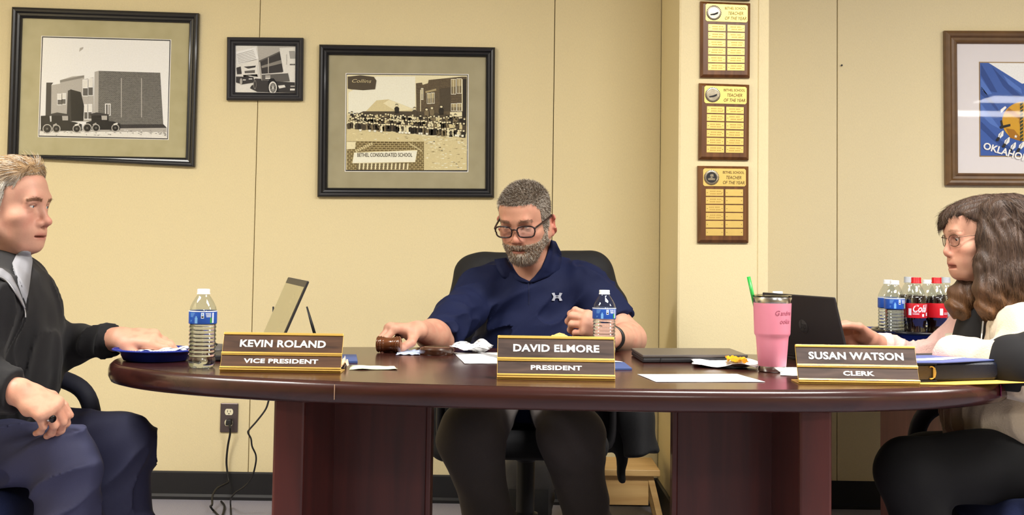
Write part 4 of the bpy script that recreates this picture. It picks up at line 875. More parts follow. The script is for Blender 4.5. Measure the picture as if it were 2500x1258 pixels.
def evald(prims, p, bc=None, br=0):
    d = np.full(p.shape[:-1], .5, dtype=FT)
    for q in prims:
        if bc is None or q.rad > 50: d = comb(d, q.f(p), q.op, q.k)
        else:
            m = _len(bc-q.c) < q.rad+br+q.k+.03
            if m.any(): d[m] = comb(d[m], q.f(p[m]), q.op, q.k)
    return d
_g = np.random.default_rng(3).random((32, 32, 32)).astype(FT)
def vnoise(p, f):
    q = p*f; i = np.floor(q).astype(int); t = q-i; t = t*t*(3-2*t); i0 = i & 31; i1 = (i+1) & 31
    x0, y0, z0 = i0[..., 0], i0[..., 1], i0[..., 2]; x1, y1, z1 = i1[..., 0], i1[..., 1], i1[..., 2]; tx, ty, tz = t[..., 0], t[..., 1], t[..., 2]
    a = _g[x0, y0, z0]*(1-tx)+_g[x1, y0, z0]*tx; b = _g[x0, y1, z0]*(1-tx)+_g[x1, y1, z0]*tx
    c = _g[x0, y0, z1]*(1-tx)+_g[x1, y0, z1]*tx; e = _g[x0, y1, z1]*(1-tx)+_g[x1, y1, z1]*tx
    return ((a*(1-ty)+b*ty)*(1-tz)+(c*(1-ty)+e*ty)*tz)*2-1
import time as _time
def mesh_sdf(prims, h, disp=None, B=8):
    _t = _time.time(); r = _mesh_sdf(prims, h, disp, B); return r
def _mesh_sdf(prims, h, disp=None, B=8):
    us = [q for q in prims if q.op == 'u']
    lo = np.min([q.c-q.rad for q in us], 0)-.03; hi = np.max([q.c+q.rad for q in us], 0)+.03
    S = B*h; nb = np.ceil((hi-lo)/S).astype(int)
    ii = np.stack(np.meshgrid(*[np.arange(n) for n in nb], indexing='ij'), -1).reshape(-1, 3)
    ce = (lo+(ii+.5)*S).astype(FT)
    keep = []
    for s in range(0, len(ce), 200000):
        dd = evald(prims, ce[s:s+200000]); keep.append(np.abs(dd) < S*.9+(.006 if disp is None else .018))
    ii = ii[np.concatenate(keep)]; ce = lo+(ii+.5)*S
    g = np.arange(B+1); gg = np.stack(np.meshgrid(g, g, g, indexing='ij'), -1).reshape(-1, 3)
    verts = []; keys = []; D = {}; edges = []
    NX = (nb*B+2).astype(np.int64)
    def key(c): return (c[..., 0]*NX[1]+c[..., 1])*NX[2]+c[..., 2]
    for s in range(0, len(ii), 1500):
        I = ii[s:s+1500]; idx = I[:, None, :]*B+gg[None]; p = (lo+idx*h).astype(FT)
        d = evald(prims, p, ce[s:s+1500], S*.87)
        if disp is not None:
            m_ = np.abs(d) < .03
            if m_.any(): d[m_] = d[m_]+disp(p[m_])
        d = d.reshape(-1, B+1, B+1, B+1)
        cs = [d[:, x:x+B, y:y+B, z:z+B] for x in (0, 1) for y in (0, 1) for z in (0, 1)]
        neg = sum((c < 0).astype(int) for c in cs); m = (neg > 0) & (neg < 8)
        bi, cx, cy, cz = np.nonzero(m)
        if len(bi) == 0: continue
        C = np.stack([c[m] for c in cs], -1); offs = np.array([(x, y, z) for x in (0, 1) for y in (0, 1) for z in (0, 1)], float)
        acc = np.zeros((len(bi), 3)); cnt = np.zeros(len(bi))
        for a in range(8):
            for b in range(a+1, 8):
                if np.abs(offs[a]-offs[b]).sum() != 1: continue
                da, db = C[:, a], C[:, b]; mm = (da < 0) != (db < 0)
                t = np.where(mm, da/np.where(mm, da-db, 1), 0); acc += np.where(mm[:, None], offs[a]+(offs[b]-offs[a])*t[:, None], 0); cnt += mm
        cell = I[bi]*B+np.stack([cx, cy, cz], -1)
        verts.append(lo+(cell+acc/cnt[:, None])*h); keys.append(key(cell))
        base = d[:, :B, :B, :B]
        for ax in range(3):
            nxt = [d[:, 1:, :B, :B], d[:, :B, 1:, :B], d[:, :B, :B, 1:]][ax]
            mm = (base < 0) != (nxt < 0); b2, x, y, z = np.nonzero(mm)
            if len(b2): edges.append((I[b2]*B+np.stack([x, y, z], -1), np.full(len(b2), ax), base[mm] < 0))
    Vv = np.concatenate(verts); K = np.concatenate(keys); o = np.argsort(K); K = K[o]; Vv = Vv[o]
    G = np.concatenate([e[0] for e in edges]); AX = np.concatenate([e[1] for e in edges]); SG = np.concatenate([e[2] for e in edges])
    quads = []
    for ax in range(3):
        m = AX == ax; g0 = G[m]; sg = SG[m]; u = np.zeros(3, int); v = np.zeros(3, int); u[(ax+1) % 3] = 1; v[(ax+2) % 3] = 1
        kk = np.stack([key(g0-u-v), key(g0-v), key(g0), key(g0-u)], -1)
        pos = np.clip(np.searchsorted(K, kk), 0, len(K)-1); ok = (K[pos] == kk).all(-1)
        q = pos[ok]; sg = sg[ok]; q[~sg] = q[~sg][:, ::-1]; quads.append(q)
    return Vv, np.concatenate(quads)
def np_mesh(name, v, q, mats, parent=None, origin=None, col=None, smooth=True, midx=None, world=True):
    me = bpy.data.meshes.new(name); o = bpy.data.objects.new(name, me); v = np.array(v, dtype=np.float64)
    if parent is not None: v = v-np.array(WM[parent].translation) if world else v
    elif origin is not None: o.location = origin; v = v-np.array(origin)
    n = q.shape[1]
    me.vertices.add(len(v)); me.vertices.foreach_set('co', v.astype(np.float32).ravel())
    me.loops.add(q.size); me.loops.foreach_set('vertex_index', q.astype(np.int32).ravel())
    me.polygons.add(len(q)); me.polygons.foreach_set('loop_start', (np.arange(len(q))*n).astype(np.int32)); 
    try: me.polygons.foreach_set('loop_total', np.full(len(q), n, np.int32))
    except Exception: pass
    for m in (mats if isinstance(mats, (list, tuple)) else [mats]): me.materials.append(m)
    if midx is not None: me.polygons.foreach_set('material_index', midx.astype(np.int32))
    me.polygons.foreach_set('use_smooth', np.ones(len(q), bool) if smooth else np.zeros(len(q), bool))
    if col is not None:
        at = me.color_attributes.new('Col', 'FLOAT_COLOR', 'POINT'); c4 = np.ones((len(v), 4), np.float32); c4[:, :3] = col; at.data.foreach_set('color', c4.ravel())
    me.update(calc_edges=True); me.validate()
    return finish(o, parent)
def npl(rgb): return np.array(lin(rgb)[:3])
# -- head in its own frame: x to the subject's right, y forward, z up, origin between the eyes inside the skull
def head_prims(jaw=1.0, nose=1.0, brow=1.0, ears=True, open_mouth=0, chin=1.0, eye_open=.0045, neck=None, earz=0):
    p = [ell((0, -.012, .027), (.0765, .099, .081), .02),
         ell((0, .032, -.022), (.061, .066, .078), .03), ell((0, .046, .046), (.058, .053, .046), .03)]
    for s in (-1, 1):
        p += [cap((s*.054*jaw, -.004, -.05), (s*.024*jaw, .066, -.098), .019, .017, .035), cap((s*.06, .0, -.01), (s*.053*jaw, 0, -.055), .014, .018, .03),
              ell((s*.043, .062, -.032), (.022, .024, .018), .025), ell((s*.028, .064, -.062), (.022, .024, .024), .025)]
    p += [ell((0, .082, -.099*chin), (.023, .019, .0175), .022), cap((-.03, .091, .017), (.03, .091, .017), .0098*brow, .0098*brow, .022)]
    for s in (-1, 1): p += [ell((s*.033, .104, -.001), (.0175, .014, .0115), .014, 's')]
    p += [ell((0, .083, -.068), (.029, .021, .024), .022)]
    p += [cap((0, .094, .006), (0, .1085, -.034), .0072, .0095*nose, .012), ell((0, .1125+.02*(nose-1), -.040), (.0108*nose, .0108*nose, .0102), .009)]
    for s in (-1, 1): p += [ell((s*.0135*nose, .099, -.0455), (.0078*nose, .0112*nose, .0078*nose), .008), ell((s*.0062*nose, .1045, -.0525), (.0036, .005, .004), .003, 's')]
    om = open_mouth
    p += [cap((-.024, .0845, -.0755), (0, .0985, -.0705), .0042, .0052, .006), cap((.024, .0845, -.0755), (0, .0985, -.0705), .0042, .0052, .006)]
    p += [cap((-.021, .084, -.0805-om*.7), (0, .096, -.083-om), .0045, .006, .006), cap((.021, .084, -.0805-om*.7), (0, .096, -.083-om), .0045, .006, .006)]
    p += [bx((0, .1145, -.0772-om*.45), (.0255, .022, .0019+om*.55), .0018, .004, 's')]
    for s in (-1, 1):
        p += [cap((s*.021, .093, -.053), (s*.032, .08, -.08), .0015, .0015, .008, 's'), cap((s*.018, .098, -.013), (s*.04, .0875, -.019), .0016, .0012, .005, 's')]
        p += [ell((s*.032, .081, -.002), (.0165, .0145, .0135), .006)]
        p += [cap((s*.019, .0925, .0115), (s*.045, .0855, .010), .0055, .0045, .01)]
        if eye_open: p += [ell((s*.032, .0965, -.003), (.0128, .012, eye_open), .002, 's')]
        p += [cap((s*.022, .09, -.0165), (s*.042, .083, -.0145), .003, .003, .008)]
        if ears:
            rot = Euler((R(-12), 0, s*R(-46))).to_matrix()
            p += [ell((s*.086, -.018, -.006+earz), (.0075, .021, .034), .006, rot=rot), ell((s*.081, -.008, -.032+earz), (.007, .01, .011), .005), ell((s*.0935, -.013, -.004+earz), (.0065, .0115, .021), .004, 's', rot=rot), ell((s*.084, -.006, -.012+earz), (.005, .005, .007), .004)]
    return p
def eyes(parent, M, iris=(70, 90, 110), look=(0, 0), sep=.032):
    for s in (-1, 1):
        c = M @ V((s*sep, .082, -.002)); sc = M.to_scale()[0]
        ax = (M.to_3x3() @ V((math.sin(look[0]), math.cos(look[0])*math.cos(look[1]), math.sin(look[1])))).normalized(); x = ax.orthogonal().normalized(); y = ax.cross(x)
        b = MB(frame(c, x, y, ax)); prof = []; n = 14; r = .0122*sc
        for i in range(n+1):
            a = math.pi*i/n-math.pi/2; prof.append((max(0, r*math.cos(a)), r*math.sin(a)))
        b.lathe(prof, 24, caps=False, mi=0)
        for j in range(len(b.f)):
            zc = sum((b.M.inverted() @ b.v[i]).z for i in b.f[j])/len(b.f[j]); b.m[j] = 2 if zc > r*.955 else 1 if zc > r*.86 else 0
        b.build('eye', [mat('eye white', (208, 198, 192), .15, var=.02), mat('iris %s' % (iris,), iris, .15), mat('pupil', (12, 10, 10), .1)], parent, smooth=True)
# -- a hand with palm, four fingers and thumb
def hand_prims(w, f, t, u, curls, spread=(.06, .02, -.02, -.07), thumb=((.55, .75, -.35), (.85, .4, -.35), (.95, .15, -.3)), s=1.0, palm_k=.014, extra=None):
    """w wrist; f along the fingers, t to the thumb side, u out of the back of the hand; curls: 4 x 3 bend angles (deg)"""
    w, f, t, u = V(w), V(f).normalized(), V(t), V(u)
    t = (t-f*t.dot(f)).normalized(); u2 = f.cross(t); u = u2 if u2.dot(u) > 0 else -u2
    off = (.027, .009, -.0095, -.027); fd = (.086, .09, .086, .077); Ls = ((.042, .026, .021), (.046, .03, .022), (.042, .028, .022), (.033, .021, .019)); rad = (.0098, .0100, .0094, .0083)
    out = []; joints = []
    W = lambda a, b, c: np.array(w+f*(a*s)+t*(b*s)+u*(c*s))
    for i in range(4):
        kb = W(fd[i], off[i], .001-.003*abs(i-1)); out.append(cap(W(.0, off[i]*.55, 0), kb, .0165*s, .0128*s, palm_k*s, sq=(tuple(u), .95)))
    out.append(ell(W(.035, .018, -.012), np.array((.016, .016, .02))*s, .014*s)); out.append(ell(W(.04, -.022, -.01), np.array((.014, .014, .018))*s, .014*s))
    for i in range(4):
        pth = [V(W(fd[i]-.004, off[i], .001-.003*abs(i-1)))]; a = 0
        for j in range(3):
            a += R(curls[i][j]); d = f*math.cos(a)-u*math.sin(a)+t*spread[i]*max(0, math.cos(a)); d.normalize(); pth.append(pth[-1]+d*(Ls[i][j]*s))
        r = rad[i]*s; rr = (r*1.05, r*1.0, r*.93, r*.8)
        fp = []
        for j in range(3): fp.append(cap(pth[j], pth[j+1], rr[j], rr[j+1], .004*s if j else .006*s))
        for j in (1, 2): fp.append(ell(pth[j]+u*.0008, (r*1.06,)*3, .004*s))
        out += [Prim(q.f, q.c, q.rad, 'u', .0022*s if n_ else .006*s) for n_, q in enumerate(fp)]; joints.append(pth)
    tb_ = [V(W(.022, .026, -.008))]
    for dvec, L in zip(thumb, (.044, .034, .027)):
        d = (f*dvec[0]+t*dvec[1]+u*dvec[2]).normalized(); tb_.append(tb_[-1]+d*(L*s))
    out += [cap(tb_[0], tb_[1], .0155*s, .0125*s, .014*s), cap(tb_[1], tb_[2], .0118*s, .0108*s, .004*s), cap(tb_[2], tb_[3], .0108*s, .0085*s, .003*s)]
    joints.append(tb_); return out, joints
def nails(joints, u, parent, s=1.0, which=(0, 1, 2, 3, 4)):
    m = mat('fingernail', (226, 176, 164), .3, var=.02)
    for i in which:
        a, b = joints[i][-2], joints[i][-1]; d = (b-a).normalized(); n = V(u); n = (n-d*n.dot(d)); 
        if n.length < .2: n = (V(u)+V((0, 0, .5))); n = n-d*n.dot(d)
        n.normalize(); x = d.cross(n); r = .0078*s if i < 4 else .0095*s
        def fn(uu, vv): 
            ang = (uu-.5)*1.9; return b-d*(.006*s)+d*(vv*.0125*s)+n*(math.cos(ang)*r*(1.04-.06*vv)) + x*(math.sin(ang)*r*.95)
        mb = MB(); mb.grid(fn, 7, 5); mb.build('fingernail', m, parent, smooth=True, solid=.0006)
# -- short hair and beard as thousands of tapered strands
def strands(name, roots, dirs, lens, widths, cols, parent, segs=2, bend=None, material=None):
    n = len(roots); d = dirs/np.linalg.norm(dirs, axis=1)[:, None]
    rv = np.cross(d, np.random.default_rng(5).normal(size=(n, 3))); rv /= np.linalg.norm(rv, axis=1)[:, None]; rw = np.cross(d, rv)
    if bend is None: bend = np.zeros((n, 3))
    V_ = []; 
    for sidx in range(segs+1):
        t = sidx/segs; c = roots+d*(lens*t)[:, None]+bend*(lens*t*t)[:, None]
        if sidx == segs: V_.append(c[:, None, :])
        else:
            wd = widths*(1-.6*t); V_.append(np.stack([c+rv*(wd*math.cos(a))[:, None]+rw*(wd*math.sin(a))[:, None] for a in (0, 2.094, 4.189)], 1))
    allv = np.concatenate(V_, 1); m = allv.shape[1]; base = (np.arange(n)*m)[:, None]; tr = []
    for sidx in range(segs):
        o0 = sidx*3
        for k in range(3):
            k2 = (k+1) % 3
            if sidx == segs-1: tr.append(base+np.array([o0+k, o0+k2, segs*3]))
            else: tr.append(base+np.array([o0+k, o0+k2, o0+3+k2])); tr.append(base+np.array([o0+k, o0+3+k2, o0+3+k]))
    tri = np.concatenate(tr); col = np.repeat(cols, m, 0)
    return np_mesh(name, allv.reshape(-1, 3), tri, material or mat('hair strands', (128, 128, 128), .45, attr=True, var=.05, spec=.35), parent, col=col)
def vnormals(v, q):
    fn = np.cross(v[q[:, 2]]-v[q[:, 0]], v[q[:, 3]]-v[q[:, 1]]); n = np.zeros_like(v)
    for k in range(4): np.add.at(n, q[:, k], fn)
    return n/np.maximum(np.linalg.norm(n, axis=1), 1e-12)[:, None]
def sst(x, a, b): t = np.clip((x-a)/(b-a), 0, 1); return t*t*(3-2*t)
def mixc(c, d, w): return c*(1-w[:, None])+d[None]*w[:, None]
def head_matrix(o, fwd, up, s=1.0):
    f = V(fwd).normalized(); u = V(up); u = (u-f*u.dot(f)).normalized(); x = f.cross(u)
    return frame(o, x*s, f*s, u*s)
def skin_color(l, base, lips=(176, 108, 100), flush=(206, 128, 110)):
    c = np.repeat(npl(base)[None], len(l), 0); x, y, z = l[:, 0], l[:, 1], l[:, 2]; ax = np.abs(x)
    n = vnoise(l, 60)
    fl = npl(flush)
    c = mixc(c, fl, .35*np.exp(-((ax-.04)/.022)**2-((z+.036)/.022)**2)*(y > .03)); c = mixc(c, fl, .4*np.exp(-(x/.016)**2-((z+.042)/.016)**2)*(y > .095))
    c = mixc(c, fl, .6*(ax > .078)*sst(y, .01, -.005)*(z < .05)); c = mixc(c, fl, .15*sst(n, 0, .6))
    ey = ((ax-.032)/.0155)**2+((z+.001)/.0078)**2; c = mixc(c, npl((118, 76, 66)), .75*np.exp(-((ey-.55)/.35)**2)*(y > .07)*(z > -.004))
    c = mixc(c, npl(lips)*.55, .7*np.exp(-(x/.027)**6-((z+.0774)/.0023)**2)*(y > .078)); c = mixc(c, npl(lips), .75*np.exp(-(x/.025)**4-((z+.0765)/.0095)**4)*(y > .08))  # shade in the slit between the lips painted in as a dark line
    return c

def hair_shell(name, v, q, nrm, l, bound, thick, color, parent, material):
    """hair as a shell lifted off the scalp, feathering to nothing at the hairline"""
    dist = bound(l); vm = dist > -.002; fm = vm[q].all(1); qq = q[fm]; used = np.unique(qq); mp = np.full(len(v), -1); mp[used] = np.arange(len(used))
    th = thick(l[used])*sst(dist[used], -.002, .018)
    vv = v[used]+nrm[used]*th[:, None]; return np_mesh(name, vv, mp[qq], material, parent, col=np.clip(color(l[used], vv), 0, 1)), vv, mp[qq], l[used]
# ------------------------------------------------------------------ helpers for dressed figures
def project(v):
    q = (np.asarray(v)-np.array(CO)) @ np.array(CR); return PX0+F*q[:, 0]/-q[:, 2], PY0-F*q[:, 1]/-q[:, 2]
class Surf:                                     # nearest surface point seen through a photo pixel, to fit trims onto cloth
    def __init__(s, v): s.v = v; s.x, s.y = project(v)
    def at(s, px, py, off=.002, rad=9):
        d = (s.x-px)**2+(s.y-py)**2; m = d < rad*rad
        if not m.any(): m = d < d.min()+4
        yy = s.v[m, 1]; yn = yy.min(); y = np.average(yy[yy < yn+.03]); return P(px, py, y-off)
def ring_strip(fn_in, fn_out, n, name, m, parent, solid=.003, rows=4):
    b = MB(); b.grid(lambda u, v: fn_in(u).lerp(fn_out(u), v)+V((0, 0, 0)), n, rows); return b.build(name, m, parent, smooth=True, solid=solid)
m_skin = mat('skin', (200, 150, 128), .48, attr=True, var=.05, scale=220, bump=.12, bscale=500, spec=.35)
def hair_from(v, nrm, mask, n, rng):
    idx = np.nonzero(mask)[0]; pick = rng.choice(idx, n); return v[pick]+rng.normal(size=(n, 3))*.0012, nrm[pick], pick
HB = lambda y: np.interp(y, [-.12, -.04, -.03, .0, .02, .034, .048, .07, .1], [-.075, -.07, -.005, -.005, -.04, -.04, .04, .066, .068])
def to_local(M, v): Mi = np.array(M.inverted()); return v @ Mi[:3, :3].T+Mi[:3, 3]
# ------------------------------------------------------------------ the man in the middle
rng = np.random.default_rng(11)
sp = P
HA = head_matrix(sp(1282, 529, 3.82), (-.30, -.875, -.36), (-.02, 0, 1), .975)
nbase = sp(1304, 668, 3.97)
hp = head_prims(jaw=1.08, nose=.96, eye_open=.0016, earz=-.026)
S1, E1 = sp(1172, 712, 3.94), sp(1070, 826, 3.72); S2, E2 = sp(1428, 704, 3.96), sp(1538, 828, 3.86)
gp = gc+hd*.085
f1 = V((-.82, -.5, .12)); w1 = gp+V((0, 0, .027))-f1.normalized()*.062+V((.004, .0, 0))
W2 = sp(1492, 826, 3.52); f2 = V((-.78, -.22, .5)); u2 = V((.1, -.8, .62))
curl1 = [(48, 62, 38), (52, 66, 40), (54, 68, 42), (58, 70, 42)]
h1, j1 = hand_prims(w1, f1, V((.55, -.83, 0)), V((-.1, 0, 1)), curl1, s=1.02, thumb=((.45, .62, -.55), (.85, .15, -.5), (.9, -.2, -.35)))
curl2 = [(30, 62, 48), (40, 66, 46), (48, 68, 46), (55, 70, 46)]
h2, j2 = hand_prims(W2, f2, V((.2, .5, .7)), u2, curl2, s=1.03, thumb=((.8, .35, -.5), (.9, .0, -.5), (.9, -.2, -.4)))
skin = local(hp, HA)
nk = HA @ V((0, -.03, -.05))
skin += [cap(nk, nbase, .062, .066, .03), cap(HA @ V((0, .03, -.085)), nbase+V((0, -.03, .01)), .036, .05, .03)]
chest = [ell(sp(1300, 775, 4.0), (.178, .135, .2), .05), cap(S1+V((.02, .02, 0)), S2+V((-.02, .02, 0)), .074, .074, .06), ell(sp(1296, 905, 4.0), (.2, .165, .17), .08)]
traps = [cap(nbase+V((-.035, .01, -.01)), S1, .05, .064, .05), cap(nbase+V((.035, .01, -.01)), S2, .05, .064, .05)]
skin += [ell(sp(1298, 705, 3.965), (.085, .075, .07), .05), cap(S1+V((.03, .02, 0)), S2+V((-.03, .02, 0)), .04, .04, .05)]
skin += [cap(S1, E1, .056, .046, .03), cap(E1, w1, .047, .028, .02), cap(S2, E2, .056, .047, .03), cap(E2, W2, .048, .029, .02)]
skin += [ell(E1.lerp(w1, .3)+V((0, 0, .004)), (.046, .05, .042), .03), ell(E2.lerp(W2, .3), (.046, .05, .043), .03)]
skin += h1+h2
vA, qA = mesh_sdf(skin, .0022)
lA = to_local(HA, vA)
isH = (lA[:, 2] > -.15) & (np.abs(lA[:, 0]) < .11) & (lA[:, 1] > -.12) & (lA[:, 1] < .15)
colA = np.where(isH[:, None], skin_color(lA, (198, 146, 122), (146, 84, 76), (196, 112, 98)), npl((208, 156, 132))[None])
arm = ~isH & (vA[:, 2] < .9); nz_ = vnoise(vA, 70); colA[arm] = mixc(colA[arm], npl((196, 122, 102)), .35*sst(nz_[arm], -.2, .7))
hairm = isH & (lA[:, 2] > HB(lA[:, 1])) & (np.abs(lA[:, 0]) < .0815)
BZ = lambda y: np.interp(y, [-.01, .02, .05, .08, .12], [-.022, -.03, -.058, -.0585, -.0585])
beard = isH & (lA[:, 1] > -.002+np.clip((-.06-lA[:, 2])*.5, 0, .03)) & (lA[:, 2] < BZ(lA[:, 1])) & (lA[:, 2] > -.128) & (np.abs(lA[:, 0]) < .075)
lips = (np.abs(lA[:, 0]) < .021) & (lA[:, 2] > -.086) & (lA[:, 2] < -.0705) & (lA[:, 1] > .085)
beard &= ~lips
colA[hairm] = npl((112, 98, 84)); colA[beard] = npl((178, 146, 126))
brow = isH & (np.abs(np.abs(lA[:, 0])-.032) < .018) & (np.abs(lA[:, 2]-.0165-.004*np.cos((np.abs(lA[:, 0])-.03)*90)) < .0042) & (lA[:, 1] > .07)
colA[brow] = npl((158, 114, 94))
ob = V((nbase.x, 4.05, 0))
man = np_mesh('person', vA, qA, m_skin, origin=ob, col=colA)
tag(man, 'bearded man in glasses and a navy polo shirt holding a gavel', 'person')
eyes(man, HA, (84, 96, 110), look=(0, -.5))
nrmA = vnormals(vA, qA)
RA = np.array(HA.to_3x3())
def hairA():
    r, n, k = hair_from(vA, nrmA, hairm, 15000, rng); l = lA[k]
    top = sst(l[:, 2], .03, .09); dl = np.stack([np.sign(l[:, 0])*0+rng.normal(size=len(k))*.25, .55*top-.35*(1-top), .25*top-.75*(1-top)+rng.normal(size=len(k))*.15], -1)
    d = n*(.2+.12*top)[:, None]+dl @ RA.T
    g = rng.random(len(k)); side = 1-top
    white = (g < .2+.6*side*sst(l[:, 1], -.05, .03)); cols = np.where(white[:, None], npl((214, 206, 194)), np.where((g < .75)[:, None], npl((122, 106, 90)), npl((76, 64, 54))))
    strands('hair', r, d, .007+.007*top*(.7+.6*rng.random(len(k))), np.full(len(k), .0005), cols, man)
    r, n, k = hair_from(vA, nrmA, beard, 9000, rng); l = lA[k]
    dl = np.stack([rng.normal(size=len(k))*.25, np.full(len(k), .15), np.full(len(k), -.9)], -1); d = n*.5+dl @ RA.T
    g = rng.random(len(k)); chin_ = sst(l[:, 2], -.075, -.105)*sst(np.abs(l[:, 0]), .05, .02); sideb = sst(l[:, 1], .05, .02)
    white = g < .42+.3*chin_+.35*sideb; cols = np.where(white[:, None], npl((222, 212, 198)), np.where((g < .85)[:, None], npl((168, 136, 108)), npl((110, 86, 68))))
    strands('beard', r, d, (.007+.011*chin_)*(.6+.7*rng.random(len(k))), np.full(len(k), .0006), cols, man)
    for sg in (-1, 1):
        r, n, k = hair_from(vA, nrmA, brow & (lA[:, 0]*sg > 0), 130, rng); l = lA[k]
        dl = np.stack([np.sign(l[:, 0])*.9, np.full(len(k), .1), np.full(len(k), .15)], -1) @ RA.T; dl = dl-n*np.einsum('ij,ij->i', dl, n)[:, None]
        strands('eyebrow', r, n*.08+dl, np.full(len(k), .006), np.full(len(k), .0004), np.repeat(npl((128, 100, 82))[None], len(k), 0), man)
hairA()
def glasses(parent, M, lw, lh, y, z, rad, m_f, gap=.009, templ=(.081, -.006, -.002), thin=False, name='glasses', e=3.2, wrap=.12):
    cs = []; rimpts = {}
    root = None
    for s in (-1, 1):
        cx = s*(gap/2+lw/2+.004); pts = []
        for i in range(33):
            a = 2*math.pi*i/32; c, sn = math.cos(a), math.sin(a); px = math.copysign(abs(c)**(2/e), c)*lw/2; pz = math.copysign(abs(sn)**(2/e), sn)*lh/2
            if pz < 0: px *= .93
            pts.append(M @ V((cx+px, y-abs(cx+px)*wrap, z+pz)))
        b = MB(); b.tube(pts, rad, 8, caps=False)
        o = b.build(name if root is None else 'rim', m_f, parent if root is None else root, smooth=True)
        if root is None: root = o
        b = MB(); b.poly(list(reversed(pts[:-1]))); b.build('lens', clear_mat('spectacle lens', (250, 250, 252), refl=1.3, rough=.02), root, fix=False)
        xo = s*(gap/2+lw+.004); b = MB()
        p0 = M @ V((xo, y-abs(xo)*wrap, z+lh*.25)); p1 = M @ V((s*(abs(xo)+.004), y-.02, z+lh*.3)); p2 = M @ V((s*templ[0], templ[1]+.02, templ[2])); p3 = M @ V((s*(templ[0]+.002), templ[1]-.01, templ[2])); p4 = M @ V((s*(templ[0]+.001), templ[1]-.032, templ[2]-.028))
        b.tube(spline([p0, p1, p2, p3, p4], 5), (rad*1.25 if not thin else rad), 8); b.build('temple', m_f, root, smooth=True)
    b = MB(); b.tube(spline([M @ V((-gap/2-.004, y, z+lh*.2)), M @ V((0, y+.004, z+lh*.28)), M @ V((gap/2+.004, y, z+lh*.2))], 5), rad, 8); b.build('bridge', m_f, root, smooth=True)
    return root
glasses(man, HA, .056, .036, .115, -.011, .0024, mat('dark tortoise frame', (40, 24, 24), .25, var=.3, scale=200))
# polo shirt
m_polo = mat('navy polo knit', (18, 26, 60), .75, var=.07, scale=500, spec=.25, bump=.2, bscale=900)
hem1, hem2 = S1.lerp(E1, .98), S2.lerp(E2, .72)
sleeve1 = [cap(S1, S1.lerp(E1, .5), .066, .062, .022), cone(S1.lerp(E1, .3), hem1, .060, .064, .018)]
sleeve2 = [cap(S2, S2.lerp(E2, .4), .068, .064, .025), cone(S2.lerp(E2, .2), hem2, .068, .064, .02)]
vcut = [cap(sp(1288, 640, 3.83), sp(1291, 676, 3.84), .055, .012, .008, 's'), cap(nk+V((0, 0, .02)), nbase+V((0, -.0, .0)), .064, .064, .008, 's')]
shirt = chest+traps+sleeve1+sleeve2+vcut
e1 = np.array((E1-S1).normalized()); e2 = np.array((E2-S2).normalized()); s1n, s2n = np.array(S1), np.array(S2)
def ridges(p, dirv, f_along, f_across, seed=0):
    """long narrow creases running along dirv"""
    d = A3(dirv); d = d/np.linalg.norm(d); t = p @ d; q = (p-t[..., None]*d)*f_across+t[..., None]*d*f_along+seed
    return (1-np.abs(vnoise(q, 1.0)))**3
def fold_disp(p):
    n1 = vnoise(p, 9); x, y, z = p[..., 0], p[..., 1], p[..., 2]; cx = x-.06
    lowc = sst(z, .96, .86); arm1 = sst(cx, -.13, -.2); arm2 = sst(cx, .14, .2)
    d = -.004*n1-.0012*vnoise(p+3.1, 30)
    d = d-.016*(ridges(p, (.75, 0, .5), 4, 17)-.4)*lowc*(1-arm1)*(1-arm2)-.010*(ridges(p, (.3, 0, 1), 4, 20, 7.3)-.4)*sst(z, .86, .95)*sst(np.abs(cx), .03, .1)
    d = d-.014*(ridges(p, (1, .2, .35), 5, 20, 3.7)-.4)*arm1-.014*(ridges(p, (-1, .2, .5), 5, 20, 5.1)-.4)*arm2
    return d
vS, qS = mesh_sdf(shirt, .004, fold_disp)
shirt_o = np_mesh('polo_shirt', vS, qS, m_polo, man)
su = Surf(vS)
sall = Surf(np.concatenate([vS, vA[vA[:, 1] > 3.8]]))
def flap(inner, outer, name, m, parent, surf, o_in=.006, o_mid=.010, o_out=.004, n=24):
    """collar leaf fitted over the neck opening: inner fold edge and outer edge given as photo points"""
    def pl(pts, u):
        t = u*(len(pts)-1); i = min(int(t), len(pts)-2); return lerp2(pts[i], pts[i+1], t-i)
    rows = []
    for v, off in ((0, o_in), (.33, o_mid), (.66, o_mid*.9), (1, o_out)):
        ys = [surf.at(*lerp2(pl(inner, k/(n-1)), pl(outer, k/(n-1)), v), 0).y for k in range(n)]
        ys = [sum(ys[max(0, k-2):k+3])/len(ys[max(0, k-2):k+3]) for k in range(n)]
        rows.append([P(*lerp2(pl(inner, k/(n-1)), pl(outer, k/(n-1)), v), ys[k]-off) for k in range(n)])
    b = MB(); b.add([p for r in rows for p in r], [(r*n+k, r*n+k+1, (r+1)*n+k+1, (r+1)*n+k) for r in range(3) for k in range(n-1)]); return b.build(name, m, parent, smooth=True, solid=.003)
flap([(1346, 586), (1341, 606), (1335, 625), (1322, 655), (1306, 674), (1293, 687)], [(1356, 590), (1370, 616), (1371, 640), (1364, 667), (1340, 677), (1300, 692)], 'collar_leaf', m_polo, shirt_o, sall)
flap([(1236, 630), (1244, 646), (1257, 665), (1273, 678), (1291, 687)], [(1207, 634), (1213, 656), (1226, 678), (1250, 687), (1287, 693)], 'collar_leaf', m_polo, shirt_o, sall)
m_logo_s = mat('silver print', (168, 172, 186), .5)
def fit_poly(pts, name, m, parent, surf, off=.0022, solid=.0004):
    b = MB(); b.poly([surf.at(x, y, off) for x, y in pts]); return b.build(name, m, parent, solid=solid)
LX, LY = 1360, 725                               # chest emblem: two interlocking arcs
em = MB()
def emb(pts): em.poly([su.at(LX+x, LY+y, .005, 5) for x, y in pts])
